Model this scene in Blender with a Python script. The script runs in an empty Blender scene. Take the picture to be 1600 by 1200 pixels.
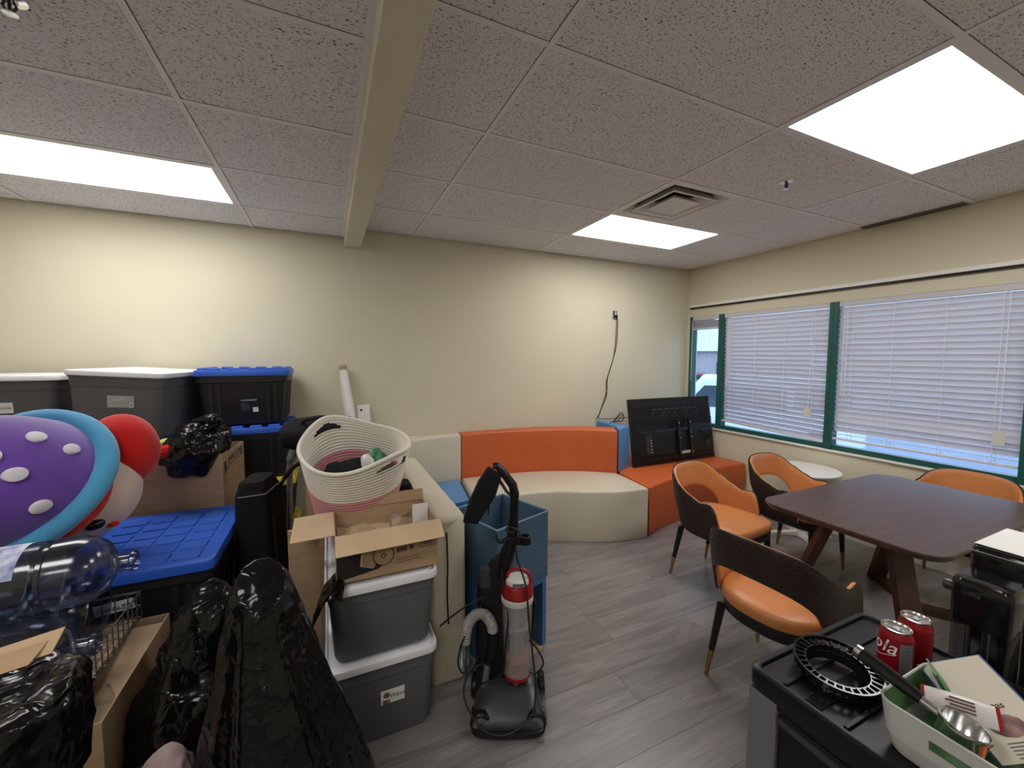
import bpy, bmesh, math, random
from mathutils import Vector, Matrix, Euler, noise
random.seed(7)
PI = math.pi
S = bpy.context.scene
COL = S.collection

# ------------------------------------------------------------------ camera
cam_d = bpy.data.cameras.new('camera')
cam = bpy.data.objects.new('camera', cam_d)
COL.objects.link(cam)
S.camera = cam
cam_d.sensor_width = 36.0
cam_d.lens = 630.93 / 1600 * 36
cam_d.clip_start = 0.02
cam_d.clip_end = 400
YAW, PITCH, ROLL = 0.428035, -0.0674469, 0.0026182
fw = Vector((math.sin(YAW) * math.cos(PITCH), math.cos(YAW) * math.cos(PITCH), math.sin(PITCH)))
rt = Vector((math.cos(YAW), -math.sin(YAW), 0))
up = rt.cross(fw)
rt, up = rt * math.cos(ROLL) + up * math.sin(ROLL), -rt * math.sin(ROLL) + up * math.cos(ROLL)
CAMZ = 1.58
M = Matrix.Identity(4)
for i in range(3):
    M[i][0] = rt[i]; M[i][1] = up[i]; M[i][2] = -fw[i]
M[2][3] = CAMZ
cam.matrix_world = M

# ------------------------------------------------------------------ world, exposure
W = bpy.data.worlds.new('sky')
S.world = W
W.use_nodes = True
_b = W.node_tree.nodes['Background']
_b.inputs[0].default_value = (0.50, 0.70, 1.0, 1)      # even overcast dusk sky
_b.inputs[1].default_value = 1.9
S.view_settings.view_transform = 'Standard'
S.view_settings.look = 'None'
S.view_settings.gamma = 1
S.view_settings.use_curve_mapping = False
S.view_settings.exposure = 0.7
LIGHT_STRENGTH = 7.0

# ------------------------------------------------------------------ materials
def mat(name, col, rough=0.5, metal=0.0, spec=0.5, var=0.0, vscale=6.0, bump=0.0, bscale=80.0,
        trans=0.0, ior=1.45, coat=0.0, coat_r=0.1, emit=0.0, sheen=0.0, stretch=None, col2=None, detail=4):
    m = bpy.data.materials.new(name)
    m.use_nodes = True
    nt = m.node_tree
    p = nt.nodes['Principled BSDF']
    p.inputs['Base Color'].default_value = (*col, 1)
    p.inputs['Roughness'].default_value = rough
    p.inputs['Metallic'].default_value = metal
    p.inputs['Specular IOR Level'].default_value = spec
    p.inputs['IOR'].default_value = ior
    p.inputs['Transmission Weight'].default_value = trans
    p.inputs['Coat Weight'].default_value = coat
    p.inputs['Coat Roughness'].default_value = coat_r
    p.inputs['Sheen Weight'].default_value = sheen
    if emit:
        p.inputs['Emission Color'].default_value = (*col, 1)
        p.inputs['Emission Strength'].default_value = emit
    if var or bump or col2:
        tc = nt.nodes.new('ShaderNodeTexCoord')
        mp = nt.nodes.new('ShaderNodeMapping')
        nt.links.new(tc.outputs['Object'], mp.inputs[0])
        if stretch: mp.inputs['Scale'].default_value = stretch
    if var or col2:
        n = nt.nodes.new('ShaderNodeTexNoise')
        n.inputs['Scale'].default_value = vscale
        n.inputs['Detail'].default_value = detail
        nt.links.new(mp.outputs[0], n.inputs['Vector'])
        r = nt.nodes.new('ShaderNodeValToRGB')
        a = col2 if col2 else tuple(c * (1 - var) for c in col)
        b = col if col2 else tuple(min(1, c * (1 + var)) for c in col)
        r.color_ramp.elements[0].color = (*a, 1); r.color_ramp.elements[0].position = 0.32
        r.color_ramp.elements[1].color = (*b, 1); r.color_ramp.elements[1].position = 0.68
        nt.links.new(n.outputs[0], r.inputs[0])
        nt.links.new(r.outputs[0], p.inputs['Base Color'])
    if bump:
        n2 = nt.nodes.new('ShaderNodeTexNoise')
        n2.inputs['Scale'].default_value = bscale
        n2.inputs['Detail'].default_value = 3
        nt.links.new(mp.outputs[0], n2.inputs['Vector'])
        b = nt.nodes.new('ShaderNodeBump')
        b.inputs['Strength'].default_value = bump
        b.inputs['Distance'].default_value = 0.004
        nt.links.new(n2.outputs[0], b.inputs['Height'])
        nt.links.new(b.outputs[0], p.inputs['Normal'])
    return m

def N(nt, t, **kw):
    n = nt.nodes.new(t)
    for k, v in kw.items(): setattr(n, k, v)
    return n

def ramp(nt, stops):
    r = nt.nodes.new('ShaderNodeValToRGB')
    e = r.color_ramp.elements
    while len(e) < len(stops): e.new(0.5)
    for i, (p, c) in enumerate(stops):
        e[i].position = p; e[i].color = (*c, 1)
    return r

def m_plank():
    m = mat('grey_oak_laminate', (0.2, 0.18, 0.17), 0.30, spec=0.5)
    nt = m.node_tree; p = nt.nodes['Principled BSDF']
    tc = N(nt, 'ShaderNodeTexCoord'); oi = N(nt, 'ShaderNodeObjectInfo')
    mul = N(nt, 'ShaderNodeMath', operation='MULTIPLY'); mul.inputs[1].default_value = 137.0
    nt.links.new(oi.outputs['Random'], mul.inputs[0])
    comb = N(nt, 'ShaderNodeCombineXYZ')
    for i in range(3): nt.links.new(mul.outputs[0], comb.inputs[i])
    add = N(nt, 'ShaderNodeVectorMath', operation='ADD')
    nt.links.new(tc.outputs['Object'], add.inputs[0]); nt.links.new(comb.outputs[0], add.inputs[1])
    mp = N(nt, 'ShaderNodeMapping'); mp.inputs['Scale'].default_value = (1.4, 9.0, 1.0)
    nt.links.new(add.outputs[0], mp.inputs[0])
    n1 = N(nt, 'ShaderNodeTexNoise'); n1.inputs['Scale'].default_value = 1.3; n1.inputs['Detail'].default_value = 3; n1.inputs['Distortion'].default_value = 0.6
    nt.links.new(mp.outputs[0], n1.inputs['Vector'])
    rings = N(nt, 'ShaderNodeMath', operation='MULTIPLY'); rings.inputs[1].default_value = 42.0
    nt.links.new(n1.outputs[0], rings.inputs[0])
    sn = N(nt, 'ShaderNodeMath', operation='SINE'); nt.links.new(rings.outputs[0], sn.inputs[0])
    mp2 = N(nt, 'ShaderNodeMapping'); mp2.inputs['Scale'].default_value = (3.0, 90.0, 1.0)
    nt.links.new(add.outputs[0], mp2.inputs[0])
    n2 = N(nt, 'ShaderNodeTexNoise'); n2.inputs['Scale'].default_value = 1.6; n2.inputs['Detail'].default_value = 4
    nt.links.new(mp2.outputs[0], n2.inputs['Vector'])
    a = N(nt, 'ShaderNodeMath', operation='MULTIPLY_ADD'); a.inputs[1].default_value = 0.055
    nt.links.new(sn.outputs[0], a.inputs[0]); nt.links.new(n1.outputs[0], a.inputs[2])
    b = N(nt, 'ShaderNodeMath', operation='MULTIPLY_ADD'); b.inputs[1].default_value = 0.55
    nt.links.new(n2.outputs[0], b.inputs[0]); nt.links.new(a.outputs[0], b.inputs[2])
    c = N(nt, 'ShaderNodeMath', operation='MULTIPLY_ADD'); c.inputs[1].default_value = 0.16
    nt.links.new(oi.outputs['Random'], c.inputs[0]); nt.links.new(b.outputs[0], c.inputs[2])
    r = ramp(nt, [(0.45, (0.125, 0.111, 0.109)), (0.8, (0.195, 0.175, 0.172)), (1.0, (0.25, 0.228, 0.224))])
    nt.links.new(c.outputs[0], r.inputs[0]); nt.links.new(r.outputs[0], p.inputs['Base Color'])
    bp = N(nt, 'ShaderNodeBump'); bp.inputs['Strength'].default_value = 0.12; bp.inputs['Distance'].default_value = 0.002
    nt.links.new(n2.outputs[0], bp.inputs['Height']); nt.links.new(bp.outputs[0], p.inputs['Normal'])
    return m

def m_tile():
    m = mat('fissured_mineral_tile', (0.6, 0.57, 0.56), 0.9, spec=0.1)
    nt = m.node_tree; p = nt.nodes['Principled BSDF']
    tc = N(nt, 'ShaderNodeTexCoord'); oi = N(nt, 'ShaderNodeObjectInfo')
    mul = N(nt, 'ShaderNodeMath', operation='MULTIPLY'); mul.inputs[1].default_value = 53.0
    nt.links.new(oi.outputs['Random'], mul.inputs[0])
    comb = N(nt, 'ShaderNodeCombineXYZ')
    for i in range(3): nt.links.new(mul.outputs[0], comb.inputs[i])
    add = N(nt, 'ShaderNodeVectorMath', operation='ADD')
    nt.links.new(tc.outputs['Object'], add.inputs[0]); nt.links.new(comb.outputs[0], add.inputs[1])
    mp = N(nt, 'ShaderNodeMapping'); mp.inputs['Scale'].default_value = (1.0, 1.7, 1.0)
    nt.links.new(add.outputs[0], mp.inputs[0])
    n1 = N(nt, 'ShaderNodeTexNoise'); n1.inputs['Scale'].default_value = 105; n1.inputs['Detail'].default_value = 2.0; n1.inputs['Distortion'].default_value = 0.8
    nt.links.new(mp.outputs[0], n1.inputs['Vector'])
    r = ramp(nt, [(0.30, (0.10, 0.09, 0.09)), (0.44, (0.79, 0.785, 0.805)), (1.0, (0.85, 0.845, 0.865))])
    nt.links.new(n1.outputs[0], r.inputs[0]); nt.links.new(r.outputs[0], p.inputs['Base Color'])
    bp = N(nt, 'ShaderNodeBump'); bp.inputs['Strength'].default_value = 0.5; bp.inputs['Distance'].default_value = 0.003
    nt.links.new(n1.outputs[0], bp.inputs['Height']); nt.links.new(bp.outputs[0], p.inputs['Normal'])
    return m

def m_quilt():
    m = mat('brown_quilted_leather', (0.032, 0.02, 0.016), 0.42, spec=0.4)
    nt = m.node_tree; p = nt.nodes['Principled BSDF']
    uv = N(nt, 'ShaderNodeUVMap'); sx = N(nt, 'ShaderNodeSeparateXYZ')
    nt.links.new(uv.outputs[0], sx.inputs[0])
    outs = []
    for sg in (1, -1):
        k = N(nt, 'ShaderNodeMath', operation='MULTIPLY_ADD'); k.inputs[1].default_value = sg
        nt.links.new(sx.outputs[1], k.inputs[0]); nt.links.new(sx.outputs[0], k.inputs[2])
        g = N(nt, 'ShaderNodeMath', operation='MULTIPLY'); g.inputs[1].default_value = 75.0
        nt.links.new(k.outputs[0], g.inputs[0])
        s = N(nt, 'ShaderNodeMath', operation='SINE'); nt.links.new(g.outputs[0], s.inputs[0])
        ab = N(nt, 'ShaderNodeMath', operation='ABSOLUTE'); nt.links.new(s.outputs[0], ab.inputs[0])
        pw = N(nt, 'ShaderNodeMath', operation='POWER'); pw.inputs[1].default_value = 0.4
        nt.links.new(ab.outputs[0], pw.inputs[0]); outs.append(pw)
    mm = N(nt, 'ShaderNodeMath', operation='MINIMUM')
    nt.links.new(outs[0].outputs[0], mm.inputs[0]); nt.links.new(outs[1].outputs[0], mm.inputs[1])
    bp = N(nt, 'ShaderNodeBump'); bp.inputs['Strength'].default_value = 0.5; bp.inputs['Distance'].default_value = 0.004
    nt.links.new(mm.outputs[0], bp.inputs['Height']); nt.links.new(bp.outputs[0], p.inputs['Normal'])
    return m

def m_glass(name, tint=(0.95, 0.98, 1.0), refl=0.08, rough=0.02):
    m = bpy.data.materials.new(name); m.use_nodes = True
    nt = m.node_tree; nt.nodes.remove(nt.nodes['Principled BSDF'])
    out = nt.nodes['Material Output']
    t = N(nt, 'ShaderNodeBsdfTransparent'); t.inputs[0].default_value = (*tint, 1)
    g = N(nt, 'ShaderNodeBsdfGlossy'); g.inputs['Roughness'].default_value = rough
    mx = N(nt, 'ShaderNodeMixShader')
    lw = N(nt, 'ShaderNodeLayerWeight'); lw.inputs[0].default_value = 0.25
    k = N(nt, 'ShaderNodeMath', operation='MULTIPLY_ADD'); k.inputs[1].default_value = 0.5; k.inputs[2].default_value = refl
    nt.links.new(lw.outputs['Fresnel'], k.inputs[0]); nt.links.new(k.outputs[0], mx.inputs[0])
    nt.links.new(t.outputs[0], mx.inputs[1]); nt.links.new(g.outputs[0], mx.inputs[2])
    nt.links.new(mx.outputs[0], out.inputs[0])
    return m

def m_milky(name):
    m = mat(name, (0.36, 0.34, 0.34), 0.25)
    m.node_tree.nodes['Principled BSDF'].inputs['Alpha'].default_value = 0.5
    return m

def m_blind():
    m = mat('white_blind_slat', (0.80, 0.78, 0.79), 0.45)
    nt = m.node_tree; p = nt.nodes['Principled BSDF']; out = nt.nodes['Material Output']
    tr = N(nt, 'ShaderNodeBsdfTranslucent'); tr.inputs[0].default_value = (0.8, 0.79, 0.82, 1)
    mx = N(nt, 'ShaderNodeMixShader'); mx.inputs[0].default_value = 0.36
    nt.links.new(p.outputs[0], mx.inputs[1]); nt.links.new(tr.outputs[0], mx.inputs[2]); nt.links.new(mx.outputs[0], out.inputs[0])
    return m

def m_bag(name, s=18.0, strength=0.9):
    m = mat(name, (0.0035, 0.0035, 0.004), 0.16, spec=0.38)
    nt = m.node_tree; p = nt.nodes['Principled BSDF']
    tc = N(nt, 'ShaderNodeTexCoord')
    n1 = N(nt, 'ShaderNodeTexNoise'); n1.inputs['Scale'].default_value = s; n1.inputs['Detail'].default_value = 4; n1.inputs['Distortion'].default_value = 1.4
    try: n1.noise_type = 'RIDGED_MULTIFRACTAL'
    except Exception: pass
    nt.links.new(tc.outputs['Object'], n1.inputs['Vector'])
    bp = N(nt, 'ShaderNodeBump'); bp.inputs['Strength'].default_value = strength; bp.inputs['Distance'].default_value = 0.012
    nt.links.new(n1.outputs[0], bp.inputs['Height']); nt.links.new(bp.outputs[0], p.inputs['Normal'])
    return m

MT = dict(
    wall=mat('cream_wall_paint', (0.645, 0.60, 0.455), 0.75, spec=0.2, bump=0.12, bscale=220, var=0.015, vscale=2),
    white=mat('white_paint', (0.78, 0.77, 0.74), 0.5),
    base=mat('baseboard_paint', (0.72, 0.7, 0.66), 0.5),
    beam=mat('bulkhead_paint', (0.70, 0.65, 0.51), 0.7, spec=0.2, var=0.03, vscale=3),
    plank=m_plank(), tile=m_tile(),
    subfloor=mat('dark_subfloor', (0.06, 0.055, 0.05), 0.8),
    tee=mat('ceiling_tee_enamel', (0.8, 0.79, 0.79), 0.5),
    gap=mat('plenum_dark', (0.03, 0.03, 0.03), 0.9),
    panel=mat('led_panel_diffuser', (1.0, 0.98, 0.96), 0.4, emit=LIGHT_STRENGTH),
    green=mat('green_window_frame', (0.012, 0.085, 0.07), 0.4),
    blind=m_blind(),
    bcord=mat('white_blind_cord', (0.82, 0.82, 0.82), 0.6),
    black=mat('black_plastic', (0.007, 0.007, 0.008), 0.36, spec=0.35, var=0.1, vscale=8),
    blackm=mat('black_matte_fabric', (0.011, 0.011, 0.012), 0.85, spec=0.2, bump=0.35, bscale=60),
    blackg=mat('black_gloss_plastic', (0.008, 0.008, 0.009), 0.12),
    tote=mat('black_tote_plastic', (0.016, 0.016, 0.018), 0.42, bump=0.08, bscale=120),
    bluelid=mat('cobalt_blue_plastic', (0.022, 0.10, 0.50), 0.42, bump=0.06, bscale=90, var=0.05),
    yellow=mat('yellow_plastic', (0.62, 0.5, 0.05), 0.45),
    greybin=mat('charcoal_grey_plastic', (0.105, 0.107, 0.112), 0.5, var=0.04, vscale=3, bump=0.05, bscale=150),
    whitelid=mat('white_lid_plastic', (0.74, 0.74, 0.76), 0.4, var=0.03, vscale=5),
    card=mat('corrugated_cardboard', (0.40, 0.275, 0.165), 0.85, spec=0.15, var=0.08, vscale=9, bump=0.1, bscale=100, stretch=(1, 1, 5)),
    cardin=mat('cardboard_pale_inside', (0.50, 0.36, 0.225), 0.85, spec=0.15, var=0.07, vscale=8),
    ink=mat('printed_black_ink', (0.015, 0.013, 0.012), 0.7),
    inkbrown=mat('printed_brown_ink', (0.10, 0.055, 0.035), 0.7),
    paper=mat('white_paper', (0.78, 0.77, 0.74), 0.7, var=0.02),
    orange=mat('orange_vinyl', (0.54, 0.11, 0.028), 0.42, var=0.05, vscale=4, bump=0.08, bscale=160),
    cream=mat('cream_vinyl', (0.60, 0.545, 0.43), 0.42, var=0.03, vscale=4, bump=0.08, bscale=160),
    bluev=mat('sky_blue_vinyl', (0.10, 0.25, 0.50), 0.42, var=0.04, vscale=4, bump=0.08, bscale=160),
    bluebox=mat('steel_blue_board', (0.065, 0.125, 0.185), 0.45, var=0.05, vscale=5),
    bluestool=mat('bright_blue_board', (0.05, 0.16, 0.34), 0.45, var=0.05, vscale=5),
    seam=mat('dark_seam', (0.03, 0.02, 0.015), 0.8),
    leather=mat('tan_orange_leather', (0.54, 0.205, 0.065), 0.38, var=0.05, vscale=6, bump=0.1, bscale=150),
    quilt=m_quilt(),
    piping=mat('dark_brown_piping', (0.012, 0.008, 0.007), 0.4),
    legblk=mat('black_chair_leg', (0.008, 0.007, 0.007), 0.35),
    brass=mat('brushed_brass', (0.42, 0.29, 0.11), 0.3, metal=1.0),
    walnut=mat('dark_walnut', (0.072, 0.040, 0.031), 0.36, spec=0.45, var=0.22, vscale=3, stretch=(1, 10, 1)),
    walnutleg=mat('red_brown_walnut', (0.055, 0.024, 0.015), 0.38, var=0.25, vscale=4, stretch=(8, 8, 1)),
    steel=mat('bright_steel', (0.72, 0.72, 0.72), 0.18, metal=1.0),
    alum=mat('brushed_aluminium', (0.45, 0.46, 0.48), 0.38, metal=0.9),
    grey=mat('mid_grey_plastic', (0.13, 0.13, 0.14), 0.4),
    dgrey=mat('dark_grey_plastic', (0.035, 0.036, 0.04), 0.35),
    binwhite=mat('pale_grey_bin_plastic', (0.46, 0.46, 0.45), 0.45),
    dimwhite=mat('off_white_plastic', (0.6, 0.6, 0.58), 0.5),
    ventw=mat('vent_white_enamel', (0.78, 0.77, 0.76), 0.4),
    red=mat('red_plastic', (0.27, 0.010, 0.012), 0.3),
    glass=m_glass('window_glass', (0.96, 0.98, 1.0), 0.02),
    milky=m_milky('milky_clear_plastic'),
    clear=m_glass('clear_plastic', (0.86, 0.88, 0.92), 0.06, 0.08),
    jug=m_glass('blue_clear_polycarbonate', (0.46, 0.51, 0.64), 0.08, 0.16),
    dust=mat('red_dust_fill', (0.42, 0.16, 0.17), 0.9, var=0.3, vscale=30),
    filt=mat('grey_filter', (0.36, 0.35, 0.34), 0.7),
    bag=m_bag('black_bin_liner', 19, 0.75), bag2=m_bag('black_bin_liner_taut', 19, 0.5),
    rope=mat('ivory_cotton_rope', (0.72, 0.68, 0.60), 0.9, spec=0.1, bump=0.3, bscale=150),
    ropepink=mat('pink_cotton_rope', (0.60, 0.27, 0.30), 0.9, spec=0.1, bump=0.3, bscale=150),
    purple=mat('purple_velour', (0.115, 0.045, 0.30), 0.8, spec=0.15, sheen=0.6, var=0.12, vscale=5, bump=0.2, bscale=30),
    skyplush=mat('light_blue_velour', (0.07, 0.30, 0.52), 0.85, spec=0.1, sheen=0.4, var=0.06, bump=0.2, bscale=40),
    redplush=mat('red_velour', (0.50, 0.013, 0.010), 0.85, spec=0.1, sheen=0.25, var=0.06, bump=0.3, bscale=40),
    face=mat('pale_peach_velour', (0.66, 0.52, 0.45), 0.9, spec=0.1, sheen=0.2, bump=0.15, bscale=40),
    felt=mat('white_felt', (0.62, 0.60, 0.66), 0.9, spec=0.1, bump=0.2, bscale=120),
    wrap=m_glass('clear_stretch_wrap', (0.80, 0.80, 0.80), 0.18, 0.25),
    pinkcloth=mat('pale_pink_cloth', (0.52, 0.38, 0.38), 0.8, bump=1.0, bscale=22),
    greenp=mat('green_film', (0.03, 0.16, 0.06), 0.35),
    mint=mat('green_bin_inside', (0.09, 0.20, 0.07), 0.45),
    canred=mat('red_can_paint', (0.28, 0.008, 0.014), 0.28, metal=0.35),
    wire=mat('dark_chrome_wire', (0.22, 0.21, 0.2), 0.4, metal=0.8),
    cable=mat('black_cable', (0.01, 0.01, 0.01), 0.5),
    bookpaper=mat('cream_card_paper', (0.62, 0.57, 0.46), 0.7, var=0.02),
    photo=mat('printed_picture', (0.42, 0.24, 0.2), 0.6, col2=(0.08, 0.05, 0.06), vscale=45),
    bookblue=mat('blue_cover', (0.03, 0.08, 0.25), 0.5),
    navy=mat('navy_label', (0.006, 0.010, 0.028), 0.5),
    sage=mat('grey_green_label', (0.34, 0.37, 0.35), 0.6),
    tree=mat('dark_foliage', (0.03, 0.05, 0.05), 0.9, var=0.4, vscale=3),
    asphalt=mat('wet_asphalt', (0.16, 0.19, 0.25), 0.6, var=0.2, vscale=0.6),
    roofsnow=mat('pale_house_roof', (0.55, 0.58, 0.62), 0.7, var=0.1, vscale=1),
    siding=mat('house_siding', (0.42, 0.40, 0.42), 0.8),
    redcar=mat('red_car_paint', (0.25, 0.05, 0.06), 0.3),
    carwhite=mat('white_car_paint', (0.72, 0.76, 0.82), 0.25),
    carglass=mat('dark_car_glass', (0.03, 0.05, 0.08), 0.1),
)

# ------------------------------------------------------------------ mesh helpers
class MB:
    def __init__(s): s.v = []; s.f = []; s.uv = None
    def add(s, vs, fs, T=None):
        o = len(s.v)
        for p in vs:
            p = Vector(p)
            s.v.append(T @ p if T is not None else p)
        s.f += [tuple(i + o for i in q) for q in fs]
        return s
    def box(s, x0, x1, y0, y1, z0, z1, T=None):
        vs = [(x, y, z) for z in (z0, z1) for y in (y0, y1) for x in (x0, x1)]
        return s.add(vs, [(0, 2, 3, 1), (4, 5, 7, 6), (0, 1, 5, 4), (2, 6, 7, 3), (0, 4, 6, 2), (1, 3, 7, 5)], T)
    def loft(s, rings, cap0=True, cap1=True, closed=True, T=None):
        n = len(rings[0]); vs = [p for r in rings for p in r]; fs = []
        m = n if closed else n - 1
        for i in range(len(rings) - 1):
            for j in range(m):
                k = (j + 1) % n
                fs.append((i * n + j, i * n + k, (i + 1) * n + k, (i + 1) * n + j))
        if cap0: fs.append(tuple(range(n - 1, -1, -1)))
        if cap1: fs.append(tuple((len(rings) - 1) * n + j for j in range(n)))
        return s.add(vs, fs, T)
    def prism(s, poly, z0, z1, T=None):
        return s.loft([[(x, y, z0) for x, y in poly], [(x, y, z1) for x, y in poly]], T=T)
    def lathe(s, prof, n=24, T=None, cap0=True, cap1=True):
        rings = [[(r * math.cos(2 * PI * k / n), r * math.sin(2 * PI * k / n), z) for k in range(n)] for r, z in prof]
        return s.loft(rings, cap0, cap1, T=T)
    def tube(s, pts, r, n=8, closed=False, caps=True, T=None):
        pts = [Vector(p) for p in pts]
        rs = r if isinstance(r, (list, tuple)) else [r] * len(pts)
        rings = []; prev = None; m = len(pts)
        for i, p in enumerate(pts):
            if closed: d = pts[(i + 1) % m] - pts[i - 1]
            else: d = pts[min(i + 1, m - 1)] - pts[max(i - 1, 0)]
            if d.length < 1e-9: d = Vector((0, 0, 1))
            d.normalize()
            if prev is None:
                a = Vector((0, 0, 1)) if abs(d.z) < 0.9 else Vector((1, 0, 0))
                u = d.cross(a).normalized()
            else:
                u = prev - d * prev.dot(d)
                u = u.normalized() if u.length > 1e-6 else d.orthogonal().normalized()
            prev = u; w = d.cross(u)
            rings.append([p + (u * math.cos(2 * PI * k / n) + w * math.sin(2 * PI * k / n)) * rs[i] for k in range(n)])
        if closed: rings.append(rings[0])
        return s.loft(rings, caps and not closed, caps and not closed, T=T)
    def ell(s, c, r, nu=20, nv=12, T=None):
        rings = []
        for i in range(nv + 1):
            a = -PI / 2 + PI * i / nv
            a = max(min(a, PI / 2 - 0.02), -PI / 2 + 0.02)
            rings.append([(c[0] + r[0] * math.cos(a) * math.cos(2 * PI * k / nu), c[1] + r[1] * math.cos(a) * math.sin(2 * PI * k / nu), c[2] + r[2] * math.sin(a)) for k in range(nu)])
        return s.loft(rings, T=T)
    def mesh(s, name, smooth=30):
        me = bpy.data.meshes.new(name)
        me.from_pydata([tuple(p) for p in s.v], [], s.f)
        me.validate()
        bm = bmesh.new(); bm.from_mesh(me)
        bmesh.ops.recalc_face_normals(bm, faces=bm.faces)
        bm.to_mesh(me); bm.free()
        if smooth:
            for p in me.polygons: p.use_smooth = True
            me.set_sharp_from_angle(angle=math.radians(smooth))
        return me

def obj(name, mb, m, parent=None, smooth=30, bevel=0.0, bseg=2, sub=0, loc=None, rot=None):
    me = mb.mesh(name, smooth) if isinstance(mb, MB) else mb
    o = bpy.data.objects.new(name, me)
    COL.objects.link(o)
    if m is not None and not me.materials:
        me.materials.append(MT[m] if isinstance(m, str) else m)
    if parent is not None: o.parent = parent
    if loc is not None: o.location = loc
    if rot is not None: o.rotation_euler = rot
    if bevel:
        b = o.modifiers.new('bevel', 'BEVEL'); b.width = bevel; b.segments = bseg
        b.limit_method = 'ANGLE'; b.angle_limit = math.radians(40)
    if sub:
        k = o.modifiers.new('sub', 'SUBSURF'); k.levels = sub; k.render_levels = sub
    return o

def tag(o, label, cat, group=None):
    o['label'] = label; o['category'] = cat
    if group: o['group'] = group
    return o
def thing(name, label, cat, loc=(0, 0, 0), rotz=0.0, group=None, rot=None):
    o = bpy.data.objects.new(name, None); COL.objects.link(o)
    o.empty_display_size = 0.05
    o.location = loc; o.rotation_euler = rot if rot else (0, 0, rotz)
    return tag(o, label, cat, group)
def struct(o):
    o['kind'] = 'structure'; return o
def dup(root, label, loc, rotz, group=None):
    r = root.copy(); COL.objects.link(r); r.location = loc; r.rotation_euler = (0, 0, rotz); r['label'] = label
    for ch in list(root.children):
        c = ch.copy(); COL.objects.link(c); c.parent = r
        for g in list(ch.children):
            d = g.copy(); COL.objects.link(d); d.parent = c
    return r
def rr(w, d, r, n=4, cx=0, cy=0):
    out = []
    for sx, sy, a0 in ((1, 1, 0), (-1, 1, PI / 2), (-1, -1, PI), (1, -1, 1.5 * PI)):
        for k in range(n + 1):
            a = a0 + PI / 2 * k / n
            out.append((cx + sx * (w / 2 - r) + r * math.cos(a), cy + sy * (d / 2 - r) + r * math.sin(a)))
    return out
def ringz(poly, z): return [(x, y, z) for x, y in poly]
def spline(pts, n=8, closed=False):
    P = [Vector(p) for p in pts]; m = len(P); out = []
    for i in range(m if closed else m - 1):
        if closed: a, b, c, d = P[i - 1], P[i], P[(i + 1) % m], P[(i + 2) % m]
        else: a, b, c, d = P[max(i - 1, 0)], P[i], P[i + 1], P[min(i + 2, m - 1)]
        for k in range(n):
            t = k / n
            out.append(0.5 * ((2 * b) + (c - a) * t + (2 * a - 5 * b + 4 * c - d) * t * t + (3 * b - a - 3 * c + d) * t ** 3))
    if not closed: out.append(P[-1])
    return out
def text_mesh(s, size, depth=0.0004, shear=0.0, align='CENTER'):
    cu = bpy.data.curves.new('lettering', 'FONT'); cu.body = s; cu.size = size; cu.extrude = depth
    cu.shear = shear; cu.align_x = align; cu.align_y = 'CENTER'; cu.resolution_u = 3
    o = bpy.data.objects.new('lettering', cu); COL.objects.link(o)
    dg = bpy.context.evaluated_depsgraph_get()
    me = bpy.data.meshes.new_from_object(o.evaluated_get(dg))
    bpy.data.objects.remove(o); bpy.data.curves.remove(cu)
    me.materials.clear()
    return me
FRONT = (PI / 2, 0, 0)       # lettering on a face that looks towards -y
def fbm(p, f, oct=3):
    s = 0; a = 1
    for i in range(oct):
        s += a * noise.noise(p * f); f *= 2.03; a *= 0.5
    return s
def ridge(p, f):
    return 1 - abs(noise.noise(p * f)) * 2

# ------------------------------------------------------------------ the room
WX, WY = 4.10, 3.71            # window wall, long wall
LX, RY = -2.70, -2.30          # walls behind the photographer
CR, CL = 2.651, 2.568          # ceiling heights right and left of the bulkhead
TH = 0.12
fl = struct(obj('floor', MB().box(LX, WX, RY, WY, -0.10, -0.008), 'subfloor', smooth=0))
PW, PL = 0.19, 1.22
pm = MB().box(0, PL - 0.0015, 0, PW - 0.0015, -0.008, 0).mesh('plank', 0)
pm.materials.append(MT['plank'])
j0 = int((RY - 1.16) / PW) - 1
cuts = {}
for j in range(j0, 60):
    y = 1.16 + j * PW
    if y + PW < RY or y > WY: continue
    y0, y1 = max(y, RY), min(y + PW, WY)
    x = LX - (0.37 + 0.41 * ((j * 7) % 3) + 0.13 * (j % 4)) % PL
    while x < WX:
        x0, x1 = max(x, LX), min(x + PL, WX)
        if x1 - x0 > 0.01:
            full = abs((x1 - x0) - PL) < 1e-6 and abs((y1 - y0) - PW) < 1e-6
            if full: me = pm
            else:
                k = (round(x1 - x0, 3), round(y1 - y0, 3))
                if k not in cuts:
                    cuts[k] = MB().box(0, k[0] - 0.0015, 0, k[1] - 0.0015, -0.008, 0).mesh('plank', 0)
                    cuts[k].materials.append(MT['plank'])
                me = cuts[k]
            obj('plank', me, None, fl, loc=(x0, y0, 0))
        x += PL

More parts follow.
